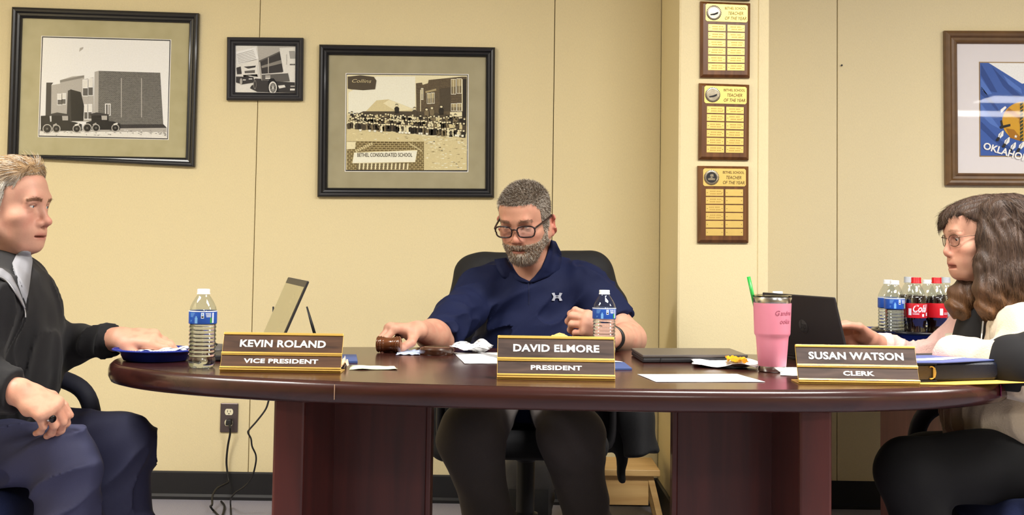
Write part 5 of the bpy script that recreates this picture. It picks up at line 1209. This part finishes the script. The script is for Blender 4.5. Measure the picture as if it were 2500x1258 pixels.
for s in (-1, 1):
    for m_ in (-1, 1): emb([(m_*13, s*9), (m_*6, s*10), (m_*4.8, s*5), (m_*3, s*3.6), (m_*3, -s*2.2), (m_*6, -s*2), (m_*8.2, -s*1), (m_*10.2, s*3.5)])
    emb([(-3.2, s*3.6), (0, s*2.9), (3.2, s*3.6), (3.2, s*1.2), (0, s*1.0), (-3.2, s*1.2)])
em.build('chest_emblem', m_logo_s, shirt_o, fix=False)
b = MB(); pts = [su.at(1291+i*.1, 690+i*9, .001) for i in range(7)]; b.tube(pts, [(.0012, .0012)]*7, 6); b.build('placket_seam', mat('navy seam', (20, 28, 62), .7), shirt_o)
# watch
wc = E2.lerp(W2, .94); wd = (W2-E2).normalized(); x = wd.orthogonal().normalized(); b = MB(frame(wc, x, wd.cross(x), wd)); b.lathe([(.031, -.015), (.035, -.015), (.0365, 0), (.035, .015), (.031, .015)], 28, caps=False); wt = b.build('wristwatch', mat('black watch band', (26, 24, 26), .45), man, smooth=True)
wu = (V((-.3, -.5, .8))-wd*V((-.3, -.5, .8)).dot(wd)).normalized(); b = MB(frame(wc+wu*.033, wd, wu.cross(wd), wu)); b.lathe([(.017, 0), (.017, .006), (.015, .008), (0, .008)], 24); b.build('watch_case', mat('dark watch case', (40, 40, 44), .25, metal=.6), wt, smooth=True, auto=40)
# trousers and shoes
m_trA = mat('charcoal trousers', (104, 98, 96), .85, var=.08, scale=300, bump=.2, bscale=600)
K1, K2 = sp(1150, 1068, 3.62), sp(1392, 1072, 3.62); H1, H2 = V((-.04, 4.14, .56)), V((.16, 4.14, .56)); A1, A2 = sp(1196, 1300, 3.72), sp(1438, 1300, 3.70)
A1.z = A2.z = .11
tr = [ell((.06, 4.13, .58), (.2, .16, .14), .06), cap(H1, K1, .112, .092, .05), cap(H2, K2, .112, .092, .05), cap(K1, A1+V((0, 0, .12)), .09, .066, .04), cap(K2, A2+V((0, 0, .12)), .09, .066, .04), cone(A1+V((0, 0, .15)), A1+V((0, 0, -.05)), .067, .07, .03), cone(A2+V((0, 0, .15)), A2+V((0, 0, -.05)), .067, .07, .03)]
def tr_disp(p):
    n1 = vnoise(p, 8); z = p[..., 2]; y = p[..., 1]; return -.006*n1-.004*np.sin((z*60+np.abs(p[..., 0]-.05)*70)+n1*3)*sst(y, 3.7, 3.85)-.003*np.sin(z*48+p[..., 0]*40+n1*3)
vT, qT = mesh_sdf(tr, .006, tr_disp); np_mesh('trousers', vT, qT, m_trA, man)
m_shoe = mat('black leather shoe', (24, 22, 22), .35, coat=.2)
for a in (A1, A2):
    s_ = [cap(V((a.x, a.y+.03, .05)), V((a.x, a.y-.15, .04)), .043, .036, .02, sq=((0, 0, 1), .8)), bx((a.x, a.y-.06, .014), (.042, .14, .014), .008)]
    v_, q_ = mesh_sdf(s_, .005); np_mesh('shoe', v_, q_, m_shoe, man)
# ------------------------------------------------------------------ his chair with a jacket over the back
m_chairblk = mat('black chair fabric', (20, 20, 24), .8, var=.2, scale=300, bump=.3, bscale=700)
ch = thing('office_chair', 'black swivel office chair under the man in the middle', 'chair', (.06, 4.15, 0))
v_, q_ = mesh_sdf([bx((.06, 4.12, .425), (.255, .255, .045), .04)], .01); np_mesh('seat', v_, q_, m_chairblk, ch)
v_, q_ = mesh_sdf([bx((.075, 4.40, .74), (.235, .04, .265), .035), ell((.075, 4.385, .7), (.2, .04, .2), .03)], .01); np_mesh('backrest', v_, q_, m_chairblk, ch)
b = MB(); b.lathe([(.045, .37), (.05, .375), (.05, .39), (.035, .34), (.03, .335), (.03, .17), (.042, .165), (.045, .1), (.03, .09)], 24, (.06, 4.15, 0)); b.build('gas_lift', m_black, ch, smooth=True, auto=40)
b = MB(); b.box((.06, 4.12, .372), (.2, .26, .016)); b.build('seat_plate', m_black, ch, bevel=.003)
b = MB(); b.tube([(.06, 4.3, .372), (.07, 4.43, .38), (.075, 4.45, .52)], [(.035, .01)]*3, 10); b.build('back_bracket', m_black, ch)
for i in range(5):
    a = R(90+i*72); dx, dy = math.cos(a), math.sin(a); b = MB(); b.tube([V((.06+dx*.03, 4.15+dy*.03, .11)), V((.06+dx*.16, 4.15+dy*.16, .1)), V((.06+dx*.29, 4.15+dy*.29, .075))], [(.022, .02), (.018, .016), (.014, .012)], 10); lg = b.build('base_arm', m_black, ch, smooth=True)
    c = V((.06+dx*.29, 4.15+dy*.29, .028)); b = MB(frame(c, V((0, 0, 1)), V((dx, dy, 0)), V((-dy, dx, 0)))); b.lathe([(.02, -.02), (.027, -.015), (.027, .015), (.02, .02)], 20); b.build('caster', m_black, lg, smooth=True, auto=40)
for s in (-1, 1):
    b = MB(); x = .06+s*.285; b.tube(spline([V((x-s*.06, 4.2, .385)), V((x, 4.2, .40)), V((x, 4.2, .6))], 6), [(.018, .012)]*13, 10); b.build('arm_post', m_black, ch, smooth=True)
    b = MB(); b.box((x, 4.17, .615), (.06, .24, .03)); b.build('armrest', m_chairblk, ch, bevel=.012, segs=3)
jk = thing('jacket', 'black jacket hung over the back of the office chair', 'jacket', (.07, 4.4, .3))
tl, tr_ = sp(1188, 662, 4.38), sp(1440, 662, 4.38)
J = [cap(tl, tr_, .058, .06, .04), bx((.068, 4.40, .76), (.268, .066, .25), .06, .06), bx((.065, 4.40, .53), (.345, .064, .2), .05, .09),
     cap(tr_+V((.02, 0, -.02)), sp(1492, 770, 4.36), .055, .062, .05), cap(sp(1490, 750, 4.34), sp(1532, 960, 4.3), .058, .066, .04), cone(sp(1532, 900, 4.3), sp(1566, 1112, 4.26), .066, .062, .03),
     cap(sp(1500, 900, 4.36), sp(1520, 1170, 4.34), .055, .012, .03), cap(tl+V((-.02, 0, -.02)), sp(1110, 800, 4.36), .058, .06, .05), cap(sp(1112, 800, 4.36), sp(1080, 1095, 4.34), .055, .045, .05)]
vJ, qJ = mesh_sdf(J, .007, lambda p: -.006*vnoise(p, 10)-.004*np.sin(p[..., 0]*70+vnoise(p, 6)*4)*sst(p[..., 2], .95, .7))
np_mesh('shell', vJ, qJ, mat('black softshell', (18, 18, 21), .75, var=.2, scale=200, bump=.2, bscale=500), jk)
# ------------------------------------------------------------------ the man at the left end of the table, in profile
rng = np.random.default_rng(21)
HB_ = head_matrix(sp(15, 501, 3.06), (.983, -.175, -.01), (0, 0, 1), .985)
nb = sp(-22, 690, 3.08)
hp = head_prims(jaw=1.06, nose=1.1, eye_open=.0023, brow=1.25)
SN, EN, WN = sp(-40, 745, 2.86), sp(-75, 935, 2.80), sp(46, 957, 2.77)       # near arm
SF, EF, WF = sp(15, 740, 3.27), sp(92, 852, 3.26), sp(292, 828, 3.14)       # far arm over the table
fN = V((.76, -.1, -.34)); hN, jN = hand_prims(WN, fN, V((.3, .75, .5)), V((.5, -.5, .65)), [(50, 38, 20), (55, 40, 22), (58, 42, 22), (62, 44, 24)], s=.98, spread=(.03, .01, -.01, -.03), thumb=((.7, .6, -.45), (.85, .1, -.5), (.8, -.1, -.6)))
fF = V((.97, -.12, .06)); hF, jF = hand_prims(WF, fF, V((-.05, -.9, -.45)), V((.05, -.5, .86)), [(16, 26, 14), (26, 30, 16), (34, 34, 18), (40, 38, 20)], s=1.05, thumb=((.72, .5, -.3), (.9, .1, -.42), (.9, -.12, -.45)))
skin = local(hp, HB_)
nk = HB_ @ V((0, -.03, -.05))
skin += [cap(nk, nb, .06, .064, .03), cap(HB_ @ V((0, .03, -.085)), nb+V((.03, 0, .01)), .034, .05, .03)]
skin += [ell(sp(-15, 740, 3.07), (.07, .09, .08), .05), cap(SN, SF, .035, .035, .05)]
skin += [cap(SN, EN, .05, .044, .03), cap(EN, WN, .044, .03, .02), cap(SF, EF, .05, .044, .03), cap(EF, WF, .044, .03, .02)]+hN+hF
vB, qB = mesh_sdf(skin, .0022); lB = to_local(HB_, vB)
isH = (lB[:, 2] > -.15) & (np.abs(lB[:, 0]) < .11) & (lB[:, 1] > -.12) & (lB[:, 1] < .15)
colB = np.where(isH[:, None], skin_color(lB, (204, 154, 132), (168, 100, 92), (198, 118, 104)), npl((216, 162, 136))[None])
handm = ~isH & (vB[:, 0] > -1.6); nz_ = vnoise(vB, 80); colB[handm] = mixc(colB[handm], npl((206, 130, 108)), .4*sst(nz_[handm], -.2, .7))
HB2 = lambda y: np.interp(y, [-.12, -.04, -.03, .0, .016, .026, .04, .06, .074, .1], [-.075, -.07, .02, .02, -.022, -.022, .045, .05, .074, .08])
hairm = isH & (lB[:, 2] > HB2(lB[:, 1])) & (np.abs(lB[:, 0]) < .0815)
colB[hairm] = npl((176, 158, 134))
brow = isH & (np.abs(np.abs(lB[:, 0])-.032) < .019) & (np.abs(lB[:, 2]-.0125-.003*np.cos((np.abs(lB[:, 0])-.03)*90)) < .0042) & (lB[:, 1] > .07); colB[brow] = npl((140, 100, 78))
ob2 = V((nb.x, 3.06, 0)); man2 = np_mesh('person', vB, qB, m_skin, origin=ob2, col=colB)
tag(man2, 'grey-haired man in a black quarter-zip pullover reaching into a blue plate', 'person')
eyes(man2, HB_, (86, 104, 120), look=(-.25, -.1)); nrm = vnormals(vB, qB); RB = np.array(HB_.to_3x3())
def colM(l, v):
    tw = sst(l[:, 2], .04, .08); c = mixc(np.repeat(npl((184, 178, 168))[None], len(l), 0), npl((164, 134, 98)), tw); return c*(1+.3*vnoise(l*np.array([3.0, .5, 1.0]), 90))[:, None]
hs, vM, qM, lM = hair_shell('hair', vB, qB, nrm, lB, lambda l: np.where(isH & (np.abs(l[:, 0]) < .0815), l[:, 2]-HB2(l[:, 1]), -1), lambda l: .006+.014*sst(l[:, 2], .05, .09)*sst(l[:, 1], -.1, .05), colM, man2, mat('swept hair mass', (150, 130, 110), .5, attr=True, var=.4, scale=420, stretch=(.07, 1, 1), spec=.3, bump=.5, bscale=600))
nM = vnormals(vM, qM)
def hairB():
    r, n, k = hair_from(vM, nM, np.ones(len(vM), bool), 12000, rng); l = lM[k]; tw = sst(l[:, 2], .04, .085)
    dl = np.stack([rng.normal(size=len(k))*.12-.2*tw, -1.0*tw-.45*(1-tw), -.1*tw-.85*(1-tw)], -1); d = dl @ RB.T; d = d-n*np.einsum('ij,ij->i', d, n)[:, None]; d /= np.linalg.norm(d, axis=1)[:, None]; d = d+n*.02
    g = rng.random(len(k)); cols = np.where((g < .3+.55*(1-tw))[:, None], npl((216, 208, 196)), np.where((g < .8)[:, None], npl((188, 156, 116)), npl((124, 96, 68))))
    strands('hair_strands', r, d, .012+.03*tw, np.full(len(k), .00045), cols, man2, segs=3, bend=-n*(.08+.1*tw)[:, None])
    for sg in (-1, 1):
        r, n, k = hair_from(vB, nrm, brow & (lB[:, 0]*sg > 0), 80, rng); l = lB[k]
        dl = np.stack([np.sign(l[:, 0])*.9, np.full(len(k), .0), np.full(len(k), .1)], -1) @ RB.T; dl = dl-n*np.einsum('ij,ij->i', dl, n)[:, None]
        strands('eyebrow', r, n*.04+dl, np.full(len(k), .006), np.full(len(k), .0004), np.repeat(npl((128, 94, 70))[None], len(k), 0), man2)
hairB()
# ring on the near hand
rp = jN[2][0].lerp(jN[2][1], .45); rd_ = (jN[2][1]-jN[2][0]).normalized(); x = rd_.orthogonal().normalized(); b = MB(frame(rp, x, rd_.cross(x), rd_)); b.lathe([(.0098, -.0035), (.0118, -.003), (.0122, 0), (.0118, .003), (.0098, .0035)], 24, caps=False); rg = b.build('finger_ring', mat('silver', (206, 204, 200), .2, metal=1), man2, smooth=True)
un = V((.35, -.8, .5)); un = (un-rd_*un.dot(rd_)).normalized(); b = MB(frame(rp+un*.0115, rd_, un.cross(rd_), un)); b.lathe([(.0085, 0), (.0085, .002), (.006, .0035), (0, .0042)], 20); b.build('ring_stone', mat('black onyx', (18, 16, 20), .08), rg, smooth=True)
nails(jF, V((.05, -.5, .86)), man2, 1.05, (0, 4))
# black quarter-zip pullover
m_knit = mat('black cotton fleece', (22, 21, 24), .9, var=.15, scale=400, sheen=.1, bump=.25, bscale=800)
cuN, cuF = EN.lerp(WN, .93), EF.lerp(WF, .95)
P_ = [ell(sp(-12, 800, 3.07), (.15, .2, .2), .05), ell(sp(-20, 950, 3.06), (.145, .2, .16), .08), cap(SN, SF, .075, .075, .06), cap(nb+V((-.01, -.03, -.01)), SN, .055, .066, .05), cap(nb+V((0, .03, -.01)), SF, .055, .066, .05),
      cap(SN, EN, .075, .066, .04), cone(EN.lerp(WN, -.1), cuN, .066, .048, .03), ell(EN, (.068, .066, .066), .03), cap(SF, EF, .073, .064, .04), cone(EF.lerp(WF, -.08), cuF, .062, .038, .03), ell(EF, (.064, .062, .062), .03),
      cap(nb+V((.06, -.01, .03)), nb+V((.13, -.012, -.085)), .05, .008, .006, 's'), cap(nk, nb, .06, .066, .006, 's')]
dN = (WN-EN).normalized(); dF = (WF-EF).normalized()
def kd(p):
    n1 = vnoise(p, 9); x, z = p[..., 0], p[..., 2]; fa = sst(x, -1.2, -1.13)
    return -.004*n1-.001*vnoise(p+1.7, 34)-.012*(ridges(p, (.2, 0, 1), 5, 22, 2.2)-.4)*fa-.010*(ridges(p, (.7, 0, -.6), 4, 16, 9.1)-.4)*(1-fa)
vP, qP = mesh_sdf(P_, .0045, kd); pull = np_mesh('pullover', vP, qP, m_knit, man2); sB = Surf(vP)
m_greyknit = mat('heather grey knit', (146, 146, 152), .9, var=.12, scale=700, bump=.2, bscale=900)
sB2 = Surf(np.concatenate([vP, vB[vB[:, 0] < -1.15]]))
flap([(34, 664), (30, 642), (40, 622), (52, 613)], [(62, 753), (72, 690), (79, 638), (74, 612)], 'collar_leaf', m_greyknit, pull, sB2, .004, .006, .004)
flap([(-30, 652), (4, 656), (26, 672), (44, 706), (61, 752)], [(-30, 672), (0, 678), (16, 688), (38, 718), (60, 754)], 'collar_leaf', m_greyknit, pull, sB2, .007, .009, .006)
zp = [sB2.at(x, y, .009) for x, y in ((-20, 672), (2, 677), (18, 688), (39, 717), (55, 745), (61, 760), (62, 776))]
b = MB(); b.tube(spline(zp, 5), .002, 6); b.build('zip', mat('zip metal', (176, 176, 180), .35, metal=.7), pull, smooth=True)
v_, q_ = mesh_sdf([cap(nk+V((.01, 0, -.04)), nb+V((.045, 0, -.02)), .056, .062, .02), ell(nb+V((.05, 0, -.05)), (.07, .1, .06), .03), cap(nk+V((0, 0, .03)), nb+V((.0, 0, .02)), .064, .066, .004, 's'), half(nb+V((.0, 0, .016)), (.35, 0, 1))], .005); np_mesh('undershirt', v_, q_, mat('white cotton', (238, 238, 236), .85), man2)
# trousers, shoes
m_trB = mat('slate navy trousers', (62, 64, 94), .75, var=.06, scale=400, bump=.12, bscale=700)
KN, KF = sp(160, 1122, 2.87), sp(303, 1080, 3.2); HN, HF = sp(-110, 1085, 2.96), sp(-60, 1065, 3.2); AN, AF = sp(168, 1400, 2.88), sp(312, 1380, 3.2); AN.z = AF.z = .1
tr = [ell(sp(-90, 1050, 3.08), (.15, .19, .13), .05), cap(HN, KN, .084, .073, .04), cap(HF, KF, .084, .073, .04), cap(KN, AN+V((0, 0, .15)), .072, .066, .03), cap(KF, AF+V((0, 0, .15)), .072, .066, .03), cone(AN+V((0, 0, .18)), AN+V((0, 0, -.05)), .066, .07, .03), cone(AF+V((0, 0, .18)), AF+V((0, 0, -.05)), .066, .07, .03)]
def td(p):
    n1 = vnoise(p, 8); z = p[..., 2]; return -.004*n1-.018*(ridges(p, (.85, 0, .5), 4, 15, 4.4)-.4)*sst(z, .25, .45)-.015*(ridges(p, (.1, 0, 1), 3, 16, 1.2)-.4)*sst(z, .45, .3)
vT, qT = mesh_sdf(tr, .005, td); np_mesh('trousers', vT, qT, m_trB, man2)
for a in (AN, AF):
    s_ = [cap(V((a.x-.03, a.y, .05)), V((a.x+.15, a.y, .04)), .043, .036, .02, sq=((0, 0, 1), .8)), bx((a.x+.06, a.y, .014), (.14, .042, .014), .008)]; v_, q_ = mesh_sdf(s_, .005); np_mesh('shoe', v_, q_, m_shoe, man2)
# his chair
m_bluefab = mat('blue chair fabric', (34, 44, 84), .9, var=.25, scale=350, bump=.4, bscale=600)
m_oak = wood_mat('oak chair wood', (112, 74, 44), (84, 52, 30), .45, 'X', 9)
def side_chair(label, c, face, far_shift, far_up=0):
    t = thing('side_chair', label, 'chair', (c[0], c[1], 0)); fx = face
    v_, q_ = mesh_sdf([bx((c[0], c[1], .41), (.24, .25, .055), .045)], .009); np_mesh('seat', v_, q_, m_bluefab, t)
    v_, q_ = mesh_sdf([bx((c[0]-fx*.27, c[1], .72), (.045, .24, .2), .04, rot=Euler((0, -fx*R(8), 0)).to_matrix())], .01); np_mesh('backrest', v_, q_, m_bluefab, t)
    b = MB(); b.box((c[0], c[1], .35), (.44, .44, .03)); b.build('seat_rail', m_oak, t, bevel=.005)
    for sx in (-1, 1):
        for sy in (-1, 1):
            b = MB(); b.tube([(c[0]+sx*.2, c[1]+sy*.2, .345), (c[0]+sx*.215, c[1]+sy*.215, .0)], [(.02, .02), (.016, .016)], 8); b.build('leg', m_oak, t)
    for sy in (-1, 1):
        yy = c[1]+sy*.275; sh = V((face*far_shift, 0, far_up)) if sy > 0 else V(); b = MB(); b.tube(spline([sh+p_ for p_ in [V((c[0]-fx*.24, yy, .62)), V((c[0]-fx*.05, yy, .645)), V((c[0]+fx*.1, yy, .63)), V((c[0]+fx*.17, yy, .57)), V((c[0]+fx*.18, yy, .42)), V((c[0]+fx*.16, yy, .36))]], 6), [(.026, .018)]*31, 10); b.build('arm', mat('navy padded arm', (24, 26, 44), .7, var=.2, scale=200), t, smooth=True)
    return t
side_chair('blue upholstered chair under the man at the left end', (sp(-130, 1100, 3.07).x, 3.07), 1, .085, .04)
# ------------------------------------------------------------------ the woman at the right end of the table, in profile
rng = np.random.default_rng(31)
HC = head_matrix(sp(2400, 576, 3.2), (-.99, -.07, -.09), (0, 0, 1), .92)
nb = sp(2440, 748, 3.22)
hp = head_prims(jaw=.94, nose=.8, eye_open=.0042, brow=.75, open_mouth=.004, chin=.98, ears=False)
SN, EN, WN = sp(2516, 822, 3.0), sp(2508, 905, 2.93), sp(2330, 872, 3.0)
SF, EF, WF = sp(2385, 800, 3.38), sp(2254, 892, 3.36), sp(2124, 834, 3.26)
fF = V((-.86, .0, .3)); hF, jF = hand_prims(WF, fF, V((-.1, -.55, .8)), V((0, .7, .6)), [(30, 40, 25), (38, 46, 28), (44, 50, 28), (48, 52, 28)], s=.93, thumb=((.72, .5, -.3), (.9, .1, -.42), (.9, -.12, -.45)))
skin = local(hp, HC); nk = HC @ V((0, -.03, -.05))
skin += [cap(nk, nb, .05, .055, .03), cap(HC @ V((0, .03, -.08)), nb+V((-.03, 0, .01)), .03, .044, .03), ell(nb+V((-.02, 0, -.06)), (.07, .1, .06), .04), cap(SN, SF, .035, .035, .05)]
skin += [cap(SF, EF, .04, .037, .03), cap(EF, WF, .037, .026, .02)]+hF
vC, qC = mesh_sdf(skin, .0023); lC = to_local(HC, vC)
isH = (lC[:, 2] > -.15) & (np.abs(lC[:, 0]) < .11) & (lC[:, 1] > -.12) & (lC[:, 1] < .15)
colC = np.where(isH[:, None], skin_color(lC, (208, 158, 134), (172, 90, 86), (204, 122, 106)), npl((206, 148, 126))[None])
brow = isH & (np.abs(np.abs(lC[:, 0])-.032) < .018) & (np.abs(lC[:, 2]-.019-.003*np.cos((np.abs(lC[:, 0])-.03)*90)) < .0028) & (lC[:, 1] > .07); colC[brow] = npl((172, 128, 106))
wom = np_mesh('person', vC, qC, m_skin, origin=V((nb.x, 3.2, 0)), col=colC)
tag(wom, 'woman with long wavy brown hair and a cream fleece jacket using a laptop', 'person')
eyes(wom, HC, (70, 60, 50), look=(0, -.3))
glasses(wom, HC, .044, .032, .109, -.006, .0010, mat('thin bronze wire', (120, 96, 80), .3, metal=.8), gap=.016, templ=(.076, .0, .008), thin=True, e=2.4, wrap=.28)
# hair: body plus loose strands
def wl(px, py, Y, r): return (np.array(sp(px, py, Y)), r)
guides = [[wl(2420, 520, 3.12, .028), wl(2415, 580, 3.105, .026), wl(2412, 650, 3.09, .03), wl(2416, 710, 3.08, .036), wl(2424, 750, 3.08, .034), wl(2432, 782, 3.085, .018)],
          [wl(2440, 520, 3.11, .04), wl(2448, 600, 3.1, .044), wl(2462, 680, 3.09, .046), wl(2470, 735, 3.1, .042), wl(2462, 778, 3.1, .022)],
          [wl(2400, 640, 3.25, .02), wl(2372, 690, 3.215, .028), wl(2350, 722, 3.2, .032), wl(2346, 752, 3.19, .03), wl(2368, 778, 3.185, .02)],
          [wl(2470, 530, 3.2, .06), wl(2492, 620, 3.2, .066), wl(2498, 700, 3.2, .06), wl(2490, 765, 3.2, .04)],
          [wl(2440, 530, 3.28, .05), wl(2450, 640, 3.28, .05), wl(2430, 720, 3.27, .04), wl(2410, 770, 3.26, .025)]]
hair = local([ell((0, -.018, .028), (.089, .114, .085), .02), ell((0, .055, .06), (.066, .045, .032), .03), ell((.024, .09, .036), (.04, .018, .032), .02), ell((0, .085, -.05), (.075, .062, .085), .015, 's'), ell((0, .08, -.02), (.12, .046, .05), .015, 's'), ell((-.05, .095, .025), (.055, .05, .034), .015, 's')], HC)
for g in guides:
    for (a, ra), (b_, rb) in zip(g, g[1:]): hair.append(cap(a, b_, ra, rb, .02))
gz_ = HC.inverted()
def hd_(p):
    n1 = vnoise(p, 14); low = sst(p[..., 2], 1.0, .88)
    return -.002*np.where(p[..., 2] > 1.13, np.sin(p[..., 1]*300+n1*6), np.sin(p[..., 0]*260+n1*7+p[..., 2]*20))*(1-.3*low)-.0055*low*np.sin(p[..., 2]*130+p[..., 0]*90+n1*3)-.003*n1-.0022*low*vnoise(p, 60)
vH, qH = mesh_sdf(hair, .0035, hd_)
low = sst(vH[:, 2], 1.0, .9); n_ = vnoise(vH*np.array([1.6, 1.6, .35]), 60)
colH = mixc(np.repeat(npl((68, 52, 43))[None], len(vH), 0), npl((98, 66, 40)), low)*(1+.35*n_)[:, None]
np_mesh('hair', vH, qH, mat('brown hair mass', (80, 60, 46), .45, attr=True, var=.5, scale=380, stretch=(1, 1, .07), spec=.35, bump=.6, bscale=600), wom, col=np.clip(colH, 0, 1))
nH = vnormals(vH, qH); RC = np.array(HC.to_3x3())
def hairC():
    n = 20000; lh = to_local(HC, vH); k = rng.choice(np.nonzero(~((lh[:, 1] > .08) & (lh[:, 2] < .03)))[0], n); r = vH[k]; nn = nH[k]; l = to_local(HC, r); top = sst(l[:, 2], .0, .07)
    dl = np.stack([np.sign(l[:, 0])*.5*top, .35*np.sign(l[:, 1]-.0)*top, -.3*top-1.0*(1-top)], -1) @ RC.T; dl = dl-nn*np.einsum('ij,ij->i', dl, nn)[:, None]
    wv = np.sin(r[:, 2]*120+r[:, 0]*50)[:, None]*np.cross(nn, dl)*.6*(1-top)[:, None]
    dl /= np.maximum(np.linalg.norm(dl, axis=1), 1e-6)[:, None]; d = dl+wv*.5+nn*.015+rng.normal(size=(n, 3))*.02; g = rng.random(n); lw = sst(r[:, 2], 1.0, .9)
    cols = np.where((g < .12)[:, None], npl((124, 106, 92)), np.where((g < .55)[:, None], npl((92, 70, 54)), npl((52, 40, 34))))*(1-lw[:, None])+lw[:, None]*np.where((g < .4)[:, None], npl((136, 96, 58)), npl((72, 48, 30)))
    strands('hair_strands', r+nn*.0004, d, .014+.018*rng.random(n), np.full(n, .00034), cols, wom, segs=3, bend=-wv*.4-nn*.16)
    # straight fringe combed down over the forehead
    m = 420; xx = rng.uniform(.012, .055, m); l0 = np.stack([xx, .088-.4*np.abs(xx)+rng.normal(size=m)*.003, np.full(m, .07)+rng.normal(size=m)*.005], -1)
    w0 = l0*1.0 @ (RC/ .92*.92).T+np.array(HC.translation); dirs = np.stack([xx*2, np.full(m, .0)+rng.normal(size=m)*.03, np.full(m, -1.0)], -1) @ RC.T
    bendv = np.stack([np.zeros(m), np.full(m, -.1), np.full(m, -.1)], -1) @ RC.T
    g = rng.random(m); cols = np.where((g < .5)[:, None], npl((84, 64, 50)), npl((50, 38, 32)))
    strands('fringe', w0, dirs, rng.uniform(.05, .07, m), np.full(m, .0009), cols, wom, segs=4, bend=bendv)
hairC()
# black top and fleece jacket
v_, q_ = mesh_sdf([ell(sp(2440, 860, 3.2), (.115, .13, .17), .04), cap(nb+V((0, -.02, -.02)), nb+V((0, .02, -.02)), .066, .066, .03), cap(nk, nb+V((-.01, 0, .01)), .05, .056, .006, 's')], .006, lambda p: -.003*vnoise(p, 14)); np_mesh('black_top', v_, q_, mat('black knit top', (18, 17, 20), .85, var=.2), wom)
cu = EF.lerp(WF, .86)
J = [ell(sp(2462, 880, 3.2), (.125, .18, .2), .05), ell(sp(2452, 1010, 3.17), (.15, .2, .13), .06), cap(SN, SF, .07, .065, .05), cap(SN, EN, .07, .07, .04), cap(EN, WN, .07, .05, .03), cap(SF, EF, .064, .05, .04), cone(EF.lerp(WF, -.1), cu, .046, .034, .03), ell(EF, (.05, .05, .044), .03),
     cap(sp(2385, 740, 3.16), sp(2378, 880, 3.1), .05, .016, .01, 's'), cap(nk, nb+V((-.02, 0, -.02)), .07, .075, .01, 's'), half(sp(2400, 1078, 3.1), (0, 0, -1))]
xe = EF.x
def fd(p):
    n1 = vnoise(p, 12); return -.006*n1-.0022*vnoise(p+2, 40)-.010*(ridges(p, (.1, 0, 1), 6, 26, 3.3)-.4)*sst(p[..., 0], 1.25, 1.1)-.008*(ridges(p, (.6, .3, .7), 5, 16, 6.1)-.4)
vF, qF = mesh_sdf(J, .005, fd); pxv, pyv = project(vF)
pink, cream = npl((230, 188, 178)), npl((208, 191, 165))
wcr = np.clip(sst(vF[:, 1], 3.2, 3.05)*sst(pxv, 2300, 2360)+sst(vFz := vF[:, 2], .68, .6), 0, 1)
colF = mixc(np.repeat(pink[None], len(vF), 0), cream, wcr)
jac = np_mesh('fleece_jacket', vF, qF, mat('sherpa fleece', (240, 220, 200), .95, attr=True, var=.06, scale=160, sheen=.3, bump=.6, bscale=260), wom, col=colF); sC = Surf(vF[vF[:, 1] > 3.03])
m_cream = mat('cream fleece patch', (244, 234, 208), .95, var=.05, sheen=.3, bump=.6, bscale=260); m_pinkp = mat('pink twill patch', (238, 192, 184), .85)
def patch(px, n, name, m, th=.006, off=.003):
    q = quad_map(px); pts = [[sC.at(*q(i/(n-1), j/(n-1)), off+th*math.sin(math.pi*i/(n-1))**.4*math.sin(math.pi*j/(n-1))**.4) for i in range(n)] for j in range(n)]
    b = MB(); b.add([p for r in pts for p in r], [(j*n+i, j*n+i+1, (j+1)*n+i+1, (j+1)*n+i) for i in range(n-1) for j in range(n-1)]); b.build(name, m, jac, smooth=True, solid=.002)
patch([(2308, 815), (2354, 811), (2348, 852), (2302, 852)], 9, 'chest_pocket', m_cream)
patch([(2428, 806), (2452, 806), (2450, 850), (2428, 850)], 7, 'pocket_flap', m_pinkp)
b = MB(); zz = [sp(2400, 785, 3.06), sp(2397, 815, 3.05), sp(2393, 850, 3.045)]; b.tube(spline(zz, 5), .0022, 6); b.build('zip', m_steel, jac)
v_, q_ = mesh_sdf([cap(EN+V((.03, 0, .01)), EN.lerp(WN, .16)+V((0, -.008, .004)), .092, .08, .02), half(EN+V((0, -.01, -.045)), (0, 0, -1))], .005, lambda p: -.004*vnoise(p, 16)); np_mesh('elbow_panel', v_, q_, mat('black sleeve panel', (16, 15, 18), .9), jac)
# trousers and boots
m_trC = mat('black trousers', (16, 16, 18), .9, var=.2, scale=300)
KN, KF = sp(2216, 1152, 2.98), sp(2265, 1130, 3.32); HN, HF = sp(2560, 1130, 3.08), sp(2560, 1110, 3.3); AN, AF = sp(2290, 1400, 3.02), sp(2330, 1380, 3.32); AN.z = AF.z = .1
tr = [ell(sp(2545, 1090, 3.18), (.15, .19, .12), .05), cap(HN, KN, .1, .078, .04), cap(HF, KF, .1, .078, .04), cap(KN, AN+V((0, 0, .15)), .077, .062, .03), cap(KF, AF+V((0, 0, .15)), .077, .062, .03), cone(AN+V((0, 0, .18)), AN+V((0, 0, -.05)), .062, .066, .03), cone(AF+V((0, 0, .18)), AF+V((0, 0, -.05)), .062, .066, .03)]
vT, qT = mesh_sdf(tr, .007, lambda p: -.005*vnoise(p, 9)); np_mesh('trousers', vT, qT, m_trC, wom)
for a in (AN, AF):
    s_ = [cap(V((a.x+.03, a.y, .05)), V((a.x-.14, a.y, .04)), .04, .034, .02, sq=((0, 0, 1), .8)), bx((a.x-.05, a.y, .014), (.13, .04, .014), .008)]; v_, q_ = mesh_sdf(s_, .006); np_mesh('shoe', v_, q_, m_shoe, wom)
side_chair('blue upholstered chair under the woman at the right end', (1.40, 3.16), -1, .10, 0)
